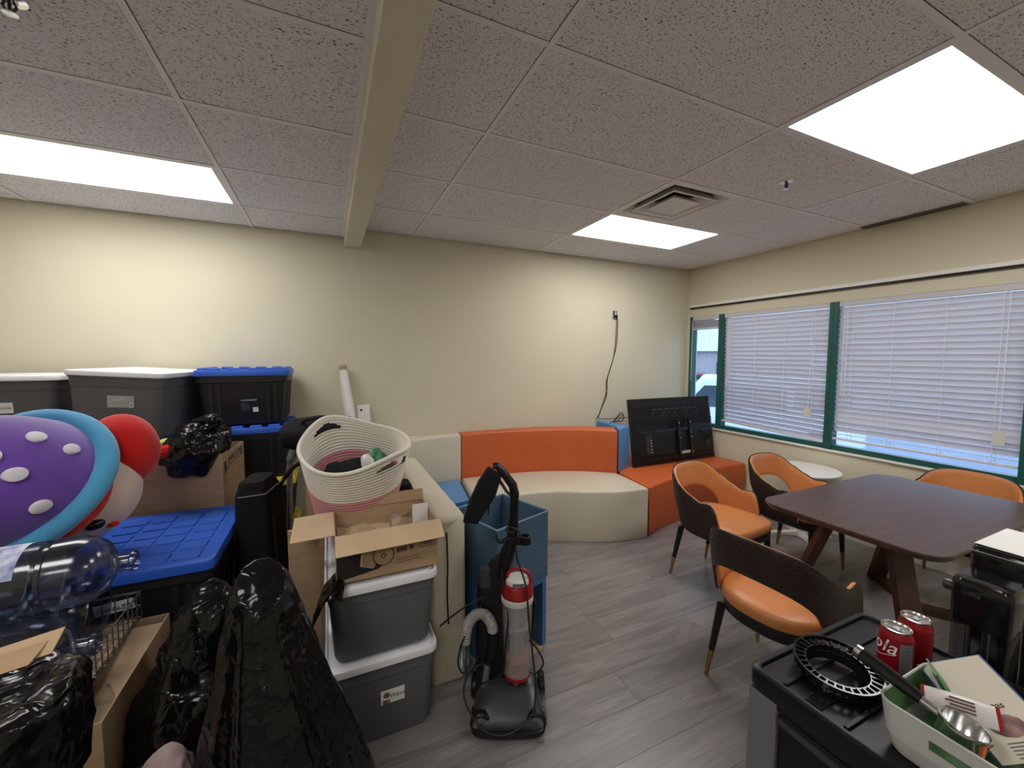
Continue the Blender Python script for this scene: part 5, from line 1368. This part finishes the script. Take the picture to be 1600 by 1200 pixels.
obj('lid_badge', MB().box(CX - 0.022, CX + 0.028, CY - 0.052, CY - 0.048, 0.592, 0.606), 'grey', lid, smooth=0)
obj('carry_bar', MB().tube(spline([(CX + 0.066, CY, 0.56), (CX + 0.075, CY + 0.01, 0.46), (CX + 0.07, CY + 0.02, 0.36)], 5), 0.009, 8), 'black', t)
# hose
hp = spline([(-0.195, 0.02, 0.22), (-0.19, 0.02, 0.33), (-0.175, 0.018, 0.405), (-0.14, 0.015, 0.448), (-0.10, 0.015, 0.445), (-0.072, 0.017, 0.40), (-0.068, 0.02, 0.36)], 12)
rad = [0.0215 + (0.003 if k % 2 else -0.001) for k in range(len(hp))]
obj('corrugated_hose', MB().tube(hp[10:], rad[10:], 16), mat('grey_hose', (0.30, 0.28, 0.26), 0.4), t, smooth=20)
obj('hose_end', MB().tube(hp[:12], 0.023, 16), 'clear', t)
obj('hose_cuff', MB().tube([(-0.068, 0.02, 0.37), (-0.072, 0.022, 0.27), (-0.09, 0.025, 0.22)], [0.025, 0.026, 0.021], 16), 'black', t)
obj('wand_tube', MB().tube([(-0.09, 0.025, 0.235), (-0.108, 0.03, 0.07)], 0.0165, 16), 'alum', t)
obj('motor_cover', MB().lathe([(0.045, -0.03), (0.055, -0.02), (0.055, 0.02), (0.045, 0.03)], 28, T=Matrix.Translation((-0.09, 0.075, 0.14)) @ Matrix.Rotation(PI / 2, 4, 'X')), 'black', t)
def cord(pts, r=0.004): obj('power_cord', MB().tube(spline(pts, 8), r, 8), 'cable', t)
cord([(0.03, 0.005, 0.76), (0.04, 0.0, 0.70), (0.075, -0.03, 0.60), (0.085, -0.045, 0.48), (0.098, -0.055, 0.36), (0.11, -0.07, 0.26), (0.115, -0.09, 0.16), (0.09, -0.118, 0.09), (0.0, -0.145, 0.045), (-0.09, -0.14, 0.05), (-0.16, -0.10, 0.10), (-0.19, -0.06, 0.16), (-0.165, -0.02, 0.22), (-0.11, -0.01, 0.24)])
cord([(-0.03, 0.01, 0.66), (-0.02, -0.005, 0.57), (0.0, -0.02, 0.46), (-0.012, -0.03, 0.34), (-0.02, -0.02, 0.22), (-0.06, -0.01, 0.17), (-0.12, 0.0, 0.14)])
cord([(0.09, -0.03, 0.36), (0.13, -0.01, 0.30), (0.155, 0.0, 0.23), (0.12, 0.0, 0.185), (0.09, 0.01, 0.19)])
cord([(-0.09, 0.04, 0.52), (-0.16, 0.02, 0.50), (-0.24, 0.01, 0.45), (-0.30, 0.01, 0.40)])
cord([(-0.12, 0.03, 0.48), (-0.19, 0.0, 0.36), (-0.22, 0.0, 0.25), (-0.20, 0.0, 0.19), (-0.16, 0.0, 0.20), (-0.13, 0.0, 0.27)])
cord([(0.02, 0.0, 0.825), (-0.01, -0.005, 0.835), (0.0, 0.0, 0.85), (0.045, 0.0, 0.83), (0.05, 0.01, 0.79)], 0.0035)
cord([(-0.052, 0.06, 1.06), (-0.07, 0.05, 0.98), (-0.085, 0.05, 0.93), (-0.09, 0.06, 0.88)], 0.0035)

# ------------------------------------------------------------------ black drawer trolley, lower right
ZT = 0.8136
TX0, TX1, TY0, TY1 = 0.930, 1.445, -0.23, 0.625
t = thing('drawer_trolley', 'black plastic drawer trolley with a ridged tray top in the foreground', 'drawer trolley', ((TX0 + TX1) / 2, (TY0 + TY1) / 2, 0))
A, B = (TX1 - TX0) / 2, (TY1 - TY0) / 2
obj('top_tray', MB().loft([ringz(rr(2 * A - 0.01, 2 * B - 0.01, 0.02, 4), ZT - 0.045), ringz(rr(2 * A, 2 * B, 0.025, 4), ZT - 0.03), ringz(rr(2 * A, 2 * B, 0.025, 4), ZT + 0.004), ringz(rr(2 * A - 0.012, 2 * B - 0.012, 0.022, 4), ZT + 0.008), ringz(rr(2 * A - 0.030, 2 * B - 0.030, 0.02, 4), ZT + 0.008), ringz(rr(2 * A - 0.036, 2 * B - 0.036, 0.02, 4), ZT - 0.001), ringz(rr(2 * A - 0.2, 2 * B - 0.2, 0.02, 4), ZT - 0.001)]), 'black', t, smooth=35)
for y0, y1, m in ((B - 0.080, B - 0.072, 0), (B - 0.152, B - 0.119, 1), (B - 0.203, B - 0.194, 0)):
    obj('tray_ridge', MB().box(-A + 0.024, A - 0.024, y0, y1, ZT - 0.001, ZT + (0.004 if m else 0.006)), 'blackg' if m else 'black', t, smooth=0, bevel=0.001)
for sx in (-1, 1):
    for sy in (-1, 1):
        obj('corner_post', MB().box(sx * (A - 0.025) - 0.022, sx * (A - 0.025) + 0.022, sy * (B - 0.038) - 0.034, sy * (B - 0.038) + 0.034, 0.05, ZT - 0.046), 'grey', t, smooth=0, bevel=0.004)
        obj('caster', MB().lathe([(0.022, -0.01), (0.025, -0.006), (0.025, 0.006), (0.022, 0.01)], 16, T=Matrix.Translation((sx * (A - 0.03), sy * (B - 0.04), 0.025)) @ Matrix.Rotation(PI / 2, 4, 'X')), 'black', t)
obj('carcass_rail', MB().box(-A + 0.006, A - 0.006, -B + 0.006, B - 0.006, ZT - 0.058, ZT - 0.0455), 'black', t, smooth=0, bevel=0.002)
obj('carcass_base', MB().box(-A + 0.006, A - 0.006, -B + 0.006, B - 0.006, 0.05, 0.07), 'black', t, smooth=0)
for k in range(3):
    z0 = 0.08 + k * 0.226
    dr = obj('drawer', MB().box(-A + 0.008, A - 0.04, -B + 0.076, B - 0.076, z0, z0 + 0.218), 'black', t, smooth=0, bevel=0.006)
    obj('drawer_lip', MB().box(-A + 0.000, -A + 0.010, -B + 0.076, B - 0.076, z0 + 0.196, z0 + 0.210), 'dgrey', dr, smooth=0, bevel=0.002)

ZTOP = ZT
ZT = 1.05                     # small things below are laid out on a unit tray and then set on the trolley at K times that size
K = 1.446
def on_trolley(o, k=1.0, full=True):
    l = Vector(o.location); c = Vector((0, 0, CAMZ))
    o.location = c + (l - c) * K
    if full: o.scale = (K * k, K * k, K * k)
    return o
# slotted black plastic ring
t = thing('slotted_ring', 'round slotted black plastic ring lying on the trolley top', 'plastic ring', (0.752, 0.354, ZT + 0.002), rot=(math.radians(4), math.radians(-4), 0))
def band(r0, r1, z0, z1, n=48): return MB().lathe([(r0, z0), (r1, z0), (r1, z1), (r0, z1), (r0, z0)], n, cap0=False, cap1=False)
obj('outer_hoop', band(0.049, 0.0515, 0.018, 0.024), 'blackg', t, smooth=40)
obj('inner_hoop', band(0.036, 0.038, 0.012, 0.020), 'blackg', t, smooth=40)
obj('lower_hoop', band(0.044, 0.047, 0.008, 0.012), 'blackg', t, smooth=40)
fin = MB().box(0.037, 0.050, -0.0011, 0.0011, 0.009, 0.0215).mesh('fin', 0); fin.materials.append(MT['blackg'])
for k in range(30): obj('fin', fin, None, t, rot=(0, 0, 2 * PI * k / 30))
obj('foot_ring', MB().lathe([(0.034, 0.0), (0.046, 0.004), (0.047, 0.009), (0.036, 0.010), (0.034, 0.0)], 48, cap0=False, cap1=False), 'black', t, smooth=40)

on_trolley(t, 1.16)
# drink cans
def can_(label, x, y, rz, text):
    t = on_trolley(thing('drink_can', label, 'drink can', (x, y, ZT), rz, 'red drink cans on the trolley'), full=False)
    obj('body', MB().lathe([(0.024, 0.0), (0.026, 0.004), (0.0325, 0.012), (0.033, 0.016), (0.033, 0.100), (0.0315, 0.106), (0.0275, 0.114), (0.0268, 0.117)], 40, cap1=False), 'canred', t, smooth=40)
    ld = obj('lid', MB().lathe([(0.0268, 0.1165), (0.0285, 0.118), (0.0285, 0.121), (0.0268, 0.1215), (0.0255, 0.118), (0.0235, 0.116), (0.001, 0.1165)], 40), 'steel', t, smooth=40)
    obj('pull_tab', MB().loft([ringz(rr(0.020, 0.013, 0.006, 4, 0.004), 0.1175), ringz(rr(0.019, 0.012, 0.0055, 4, 0.004), 0.1190)]), 'alum', ld, smooth=40)
    obj('tab_hole', MB().loft([ringz(rr(0.006, 0.007, 0.003, 4, 0.009), 0.1191), ringz(rr(0.006, 0.007, 0.003, 4, 0.009), 0.1194)]), 'dgrey', ld, smooth=40)
    obj('spout_groove', band(0.010, 0.0108, 0.1166, 0.1172, 24), 'grey', ld, loc=(-0.008, 0, 0))
    if text:
        for s_, size, z, dth, sh in (('Cola', 0.046, 0.080, -0.72, 0.28), ('D', 0.012, 0.022, 0.35, 0)):
            me = text_mesh(s_, size, 0.0002, sh)
            for v in me.vertices:
                th = v.co.x / 0.0333 + dth
                r = 0.0332 + v.co.z
                v.co = Vector((r * math.sin(th), -r * math.cos(th), v.co.y + z))
            obj('lettering', me, 'paper', t)
        sw = MB(); rows = []
        for i in range(17):
            th = -1.9 + 2.4 * i / 16; zz = 0.058 + 0.006 * math.sin(th * 3)
            rows.append((th, zz))
        sw.loft([[(0.0333 * math.sin(a), -0.0333 * math.cos(a), z) for a, z in rows], [(0.0333 * math.sin(a), -0.0333 * math.cos(a), z + 0.0014) for a, z in rows]], False, False, closed=False)
        obj('swash_line', sw, 'paper', t)
        pn = MB(); ths = [0.75 + 0.85 * i / 8 for i in range(9)]
        pn.loft([[(0.0333 * math.sin(a), -0.0333 * math.cos(a), 0.018) for a in ths], [(0.0333 * math.sin(a), -0.0333 * math.cos(a), 0.098) for a in ths]], False, False, closed=False)
        pp = obj('facts_panel', pn, 'alum', t)
        ln = MB()
        for k in range(9):
            z = 0.026 + 0.008 * k
            ln.loft([[(0.0335 * math.sin(a), -0.0335 * math.cos(a), z) for a in ths[1:7]], [(0.0335 * math.sin(a), -0.0335 * math.cos(a), z + 0.0016) for a in ths[1:7]]], False, False, closed=False)
        obj('facts_print', ln, 'grey', pp)
    return t
can_('red drink can with white script lettering, in front of the other can', 0.850, 0.319, math.radians(-98), True)
can_('plain dark red drink can standing behind the lettered one', 0.912, 0.318, math.radians(-20), False)

# two-tone bin with kitchen odds and ends
t = thing('kitchen_bin', 'white plastic bin with green inside and slot handles on the trolley', 'plastic bin', (0.752, 0.160, ZT + 0.0005))
hw, hd = 0.072, 0.105
def ringb(k, z, o=0.0): return ringz(rr(2 * hw * k + o, 2 * hd * k + o, 0.018, 5), z)
out_ = [ringb(0.88, 0.0), ringb(0.90, 0.003), ringb(0.95, 0.022)]
# outer wall with a slot in the left (-x) side
nring = len(out_[0])
obj('lower_shell', MB().loft(out_, cap1=False), 'binwhite', t, smooth=40)
def wall_with_slot(m, off, name):
    mb = MB(); zs = [0.022, 0.034, 0.046, 0.062]; ks = [0.95, 0.965, 0.98, 1.0]
    n = 96
    def pt(i, z, k):
        poly = rr(2 * hw * k + off, 2 * hd * k + off, 0.018, 5)
        # resample by arc length
        P = [Vector((x, y)) for x, y in poly]; L = [0]
        for a in range(len(P)): L.append(L[-1] + (P[(a + 1) % len(P)] - P[a]).length)
        s = L[-1] * i / n; a = 0
        while L[a + 1] < s: a += 1
        f = (s - L[a]) / max(1e-9, L[a + 1] - L[a]); q = P[a].lerp(P[(a + 1) % len(P)], f)
        return Vector((q.x, q.y, z))
    for z, k in zip(zs, ks):
        for i in range(n): mb.v.append(pt(i, z, k))
    for j in range(3):
        for i in range(n):
            c = (mb.v[j * n + i] + mb.v[j * n + (i + 1) % n]) / 2
            if j == 1 and abs(c.x) > hw * 0.85 and abs(c.y) < 0.050: continue
            a, b = j * n + i, j * n + (i + 1) % n
            mb.f.append((a, b, b + n, a + n))
    return obj(name, mb, m, t, smooth=40)
wall_with_slot('binwhite', 0.0, 'outer_wall'); wall_with_slot('mint', -0.004, 'inner_wall')
obj('inner_floor', MB().loft([ringb(0.86, 0.004), ringb(0.86, 0.006)]), 'mint', t, smooth=0)
obj('rim', MB().tube([(x, y, 0.062) for x, y in rr(2 * hw - 0.002, 2 * hd - 0.002, 0.018, 5)], 0.0018, 6, closed=True), 'binwhite', t)
on_trolley(t, 1.06)
BZ0 = ZT + 0.008

# portafilter lying across the bin
t = on_trolley(thing('portafilter', 'espresso portafilter with black handle resting across the bin', 'portafilter', (0.706, 0.196, ZT + 0.066), rot=(math.radians(9), math.radians(6), math.radians(3))))
obj('filter_basket', MB().lathe([(0.016, -0.014), (0.022, -0.012), (0.023, 0.006), (0.0245, 0.008), (0.0245, 0.0115), (0.0215, 0.011), (0.0205, -0.006), (0.001, -0.006)], 40), 'steel', t, smooth=40)
obj('handle_neck', MB().tube([(0, 0.022, 0.004), (0, 0.043, 0.006)], 0.005, 12), 'steel', t)
obj('handle', MB().tube([(0, 0.040, 0.006), (0, 0.050, 0.007), (0, 0.08, 0.010), (0, 0.110, 0.013)], [0.0075, 0.0090, 0.0098, 0.0094], 10), 'blackg', t)
obj('handle_cap', MB().tube([(0, 0.109, 0.0128), (0, 0.116, 0.0138)], [0.0100, 0.0090], 16), 'steel', t)

# leaflet, packets and bits
t = on_trolley(thing('recipe_leaflet', 'cream recipe leaflet with small food pictures standing in the bin', 'leaflet', (0.812, 0.212, ZT + 0.062), rot=(math.radians(18), math.radians(-22), math.radians(-38))))
obj('sheet', MB().box(-0.038, 0.038, -0.075, 0.05, 0, 0.0012), 'bookpaper', t, smooth=0)
obj('blue_backing', MB().box(-0.040, 0.041, -0.074, 0.052, -0.0022, -0.0006), 'bookblue', t, smooth=0)
obj('lettering', text_mesh('Tapas', 0.011), 'inkbrown', t, loc=(0.002, -0.014, 0.0014))
obj('food_picture', flat([(0, 0, 0)] * 3) if False else MB().loft([ringz(disc2, z) for disc2 in [[(0.0 + 0.020 * math.cos(q) , -0.037 + 0.013 * math.sin(q)) for q in [2 * PI * k / 12 for k in range(12)]]] for z in (0.0013, 0.0018)]), 'photo', t, smooth=0)
for k in range(5): obj('print_line', MB().box(-0.016, 0.016 - 0.003 * (k % 2), -0.056 - 0.0038 * k, -0.0548 - 0.0038 * k, 0.0013, 0.0017), 'grey', t, smooth=0)
def packet(label, name, c, L, w, th, rot, m, endm, txt=None):
    t = on_trolley(thing(name, label, 'packet', c, rot=rot))
    rings = []
    for i in range(11):
        f = i / 10; k = math.sin(PI * min(max(f, 0.06), 0.94)) ** 0.5
        rings.append([(w / 2 * (0.9 + 0.1 * k) * math.cos(q), -L / 2 + L * f, th / 2 * k * math.sin(q) + 0.001 * noise.noise(Vector((i, q, 1)))) for q in [2 * PI * j / 16 for j in range(16)]])
    obj('pouch', MB().loft(rings), m, t, smooth=60)
    for s_ in (-1, 1): obj('sealed_end', MB().box(-w * 0.45, w * 0.45, s_ * L / 2 - 0.004, s_ * L / 2 + 0.004, -0.001, 0.001), endm, t, smooth=0)
    if txt:
        for k in range(4): obj('print_line', MB().box(-w * 0.32 + 0.005 * k, -w * 0.32 + 0.005 * k + 0.0022, -L * 0.22, L * 0.2 - 0.004 * (k % 2), th / 2 + 0.0002, th / 2 + 0.0009), 'inkbrown', t, smooth=0)
    return t
packet('white and red snack packet leaning in the bin beside the portafilter', 'snack_packet', (0.768, 0.218, ZT + 0.058), 0.066, 0.034, 0.014, (math.radians(-8), math.radians(-25), math.radians(25)), mat('white_gloss_film', (0.62, 0.56, 0.55), 0.3), 'red', True)
packet('green foil packet at the back of the bin', 'green_packet', (0.802, 0.242, ZT + 0.050), 0.060, 0.040, 0.010, (math.radians(60), 0, math.radians(35)), 'greenp', 'greenp')
t = on_trolley(thing('card_reader', 'black rounded hand-held device at the right of the bin', 'hand device', (0.822, 0.140, ZT + 0.052), rot=(math.radians(55), 0, math.radians(-38))))
obj('body', MB().loft([ringz(rr(0.030, 0.066, 0.014, 5), -0.008), ringz(rr(0.034, 0.070, 0.016, 5), 0.0), ringz(rr(0.028, 0.064, 0.013, 5), 0.008)]), 'blackm', t, smooth=50)
obj('button', MB().loft([ringz(rr(0.014, 0.014, 0.006, 4, 0, 0.012), 0.0075), ringz(rr(0.012, 0.012, 0.005, 4, 0, 0.012), 0.0095)]), 'dgrey', t, smooth=40)
t = on_trolley(thing('red_cap_bottle', 'small white tube with a red cap at the end of the bin', 'bottle', (0.765, 0.105, ZT + 0.030), rot=(math.radians(-38), math.radians(10), 0)))
obj('tube', MB().lathe([(0.009, -0.02), (0.011, -0.018), (0.011, 0.022)], 20), 'dimwhite', t)
obj('cap', MB().lathe([(0.0095, 0.022), (0.0095, 0.026), (0.008, 0.027)], 20), 'red', t)
t = on_trolley(thing('steel_spoon', 'shiny steel spoon bowl at the near end of the bin', 'spoon', (0.725, 0.108, ZT + 0.040), rot=(math.radians(20), math.radians(10), math.radians(40))))
obj('bowl', MB().loft([[(0.018 * k * math.cos(q), 0.012 * k * math.sin(q), z) for q in [2 * PI * j / 20 for j in range(20)]] for k, z in ((0.2, -0.005), (0.7, -0.003), (1.0, 0.002), (0.93, 0.002), (0.6, -0.002), (0.1, -0.0035))]), 'steel', t, smooth=50)
obj('stem', MB().tube([(0.017, 0, 0.002), (0.05, 0.0, 0.0), (0.075, 0, -0.012)], 0.002, 8), 'steel', t)
t = on_trolley(thing('orange_packet', 'crumpled orange and clear packet low in the bin', 'packet', (0.722, 0.155, ZT + 0.022)))
obj('film', MB().ell((0, 0, 0), (0.02, 0.035, 0.011), 16, 9), mat('orange_film', (0.5, 0.12, 0.04), 0.3, bump=0.8, bscale=60), t, smooth=60)

# ------------------------------------------------------------------ capsule coffee machine on a low stand beyond the trolley
SX, SY, SZ = 1.46, 0.344, 0.732
t = thing('machine_stand', 'small black stand hidden under the coffee machine', 'stand', (1.69, 0.396, 0))
obj('stand_top', MB().box(-0.235, 0.21, -0.12, 0.07, SZ - 0.022, SZ - 0.001), 'black', t, smooth=0, bevel=0.003)
for x in (-0.21, 0.19):
    for y in (-0.10, 0.05): obj('leg', MB().box(x - 0.014, x + 0.014, y - 0.014, y + 0.014, 0, SZ - 0.022), 'black', t, smooth=0)
t = thing('coffee_machine', 'glossy black capsule coffee machine with clear water tank', 'coffee machine', (SX, SY, SZ))
w = 0.104
tank = MB()
tr = lambda k, z: ringz(rr(0.118 * k, w * k, 0.018, 5, 0.060, w / 2), z)
obj('water_tank', MB().loft([tr(0.92, 0.004), tr(0.98, 0.01), tr(1.0, 0.175)], cap1=False), 'clear', t, smooth=40)
obj('tank_inner_pipe', MB().tube([(0.09, 0.06, 0.01), (0.09, 0.06, 0.17)], 0.007, 10), 'clear', t)
obj('tank_cover', MB().loft([tr(1.0, 0.172), tr(1.03, 0.178), tr(1.04, 0.262), tr(1.02, 0.276), tr(0.94, 0.286), tr(0.6, 0.288)]), 'blackg', t, smooth=40)
obj('side_knob', MB().lathe([(0.013, 0.0), (0.014, 0.004), (0.014, 0.018), (0.011, 0.022)], 20, T=Matrix.Translation((0.035, w + 0.001, 0.245)) @ Matrix.Rotation(-PI / 2, 4, 'X')), 'dgrey', t)
hr_ = lambda k, z: ringz(rr(0.26 * k, (w + 0.012) * k, 0.018, 5, 0.246, w / 2), z)
obj('main_body', MB().loft([hr_(0.97, 0.0), hr_(1.0, 0.008), hr_(1.0, 0.318), hr_(0.98, 0.335), hr_(0.93, 0.342), hr_(0.5, 0.343)]), 'blackg', t, smooth=40)
obj('trim_line', MB().tube([(0.116, w + 0.004, 0.330), (0.116, -0.004, 0.330)], 0.002, 6), 'steel', t)
obj('spout', MB().tube([(0.37, w / 2, 0.26), (0.40, w / 2, 0.24), (0.40, w / 2, 0.20)], 0.012, 10), 'blackg', t)
tag(obj('paper_slip', MB().box(SX + 0.135, SX + 0.355, SY + 0.004, SY + w + 0.002, SZ + 0.344, SZ + 0.3455), 'paper', smooth=0), 'white paper slip lying on top of the coffee machine', 'paper')
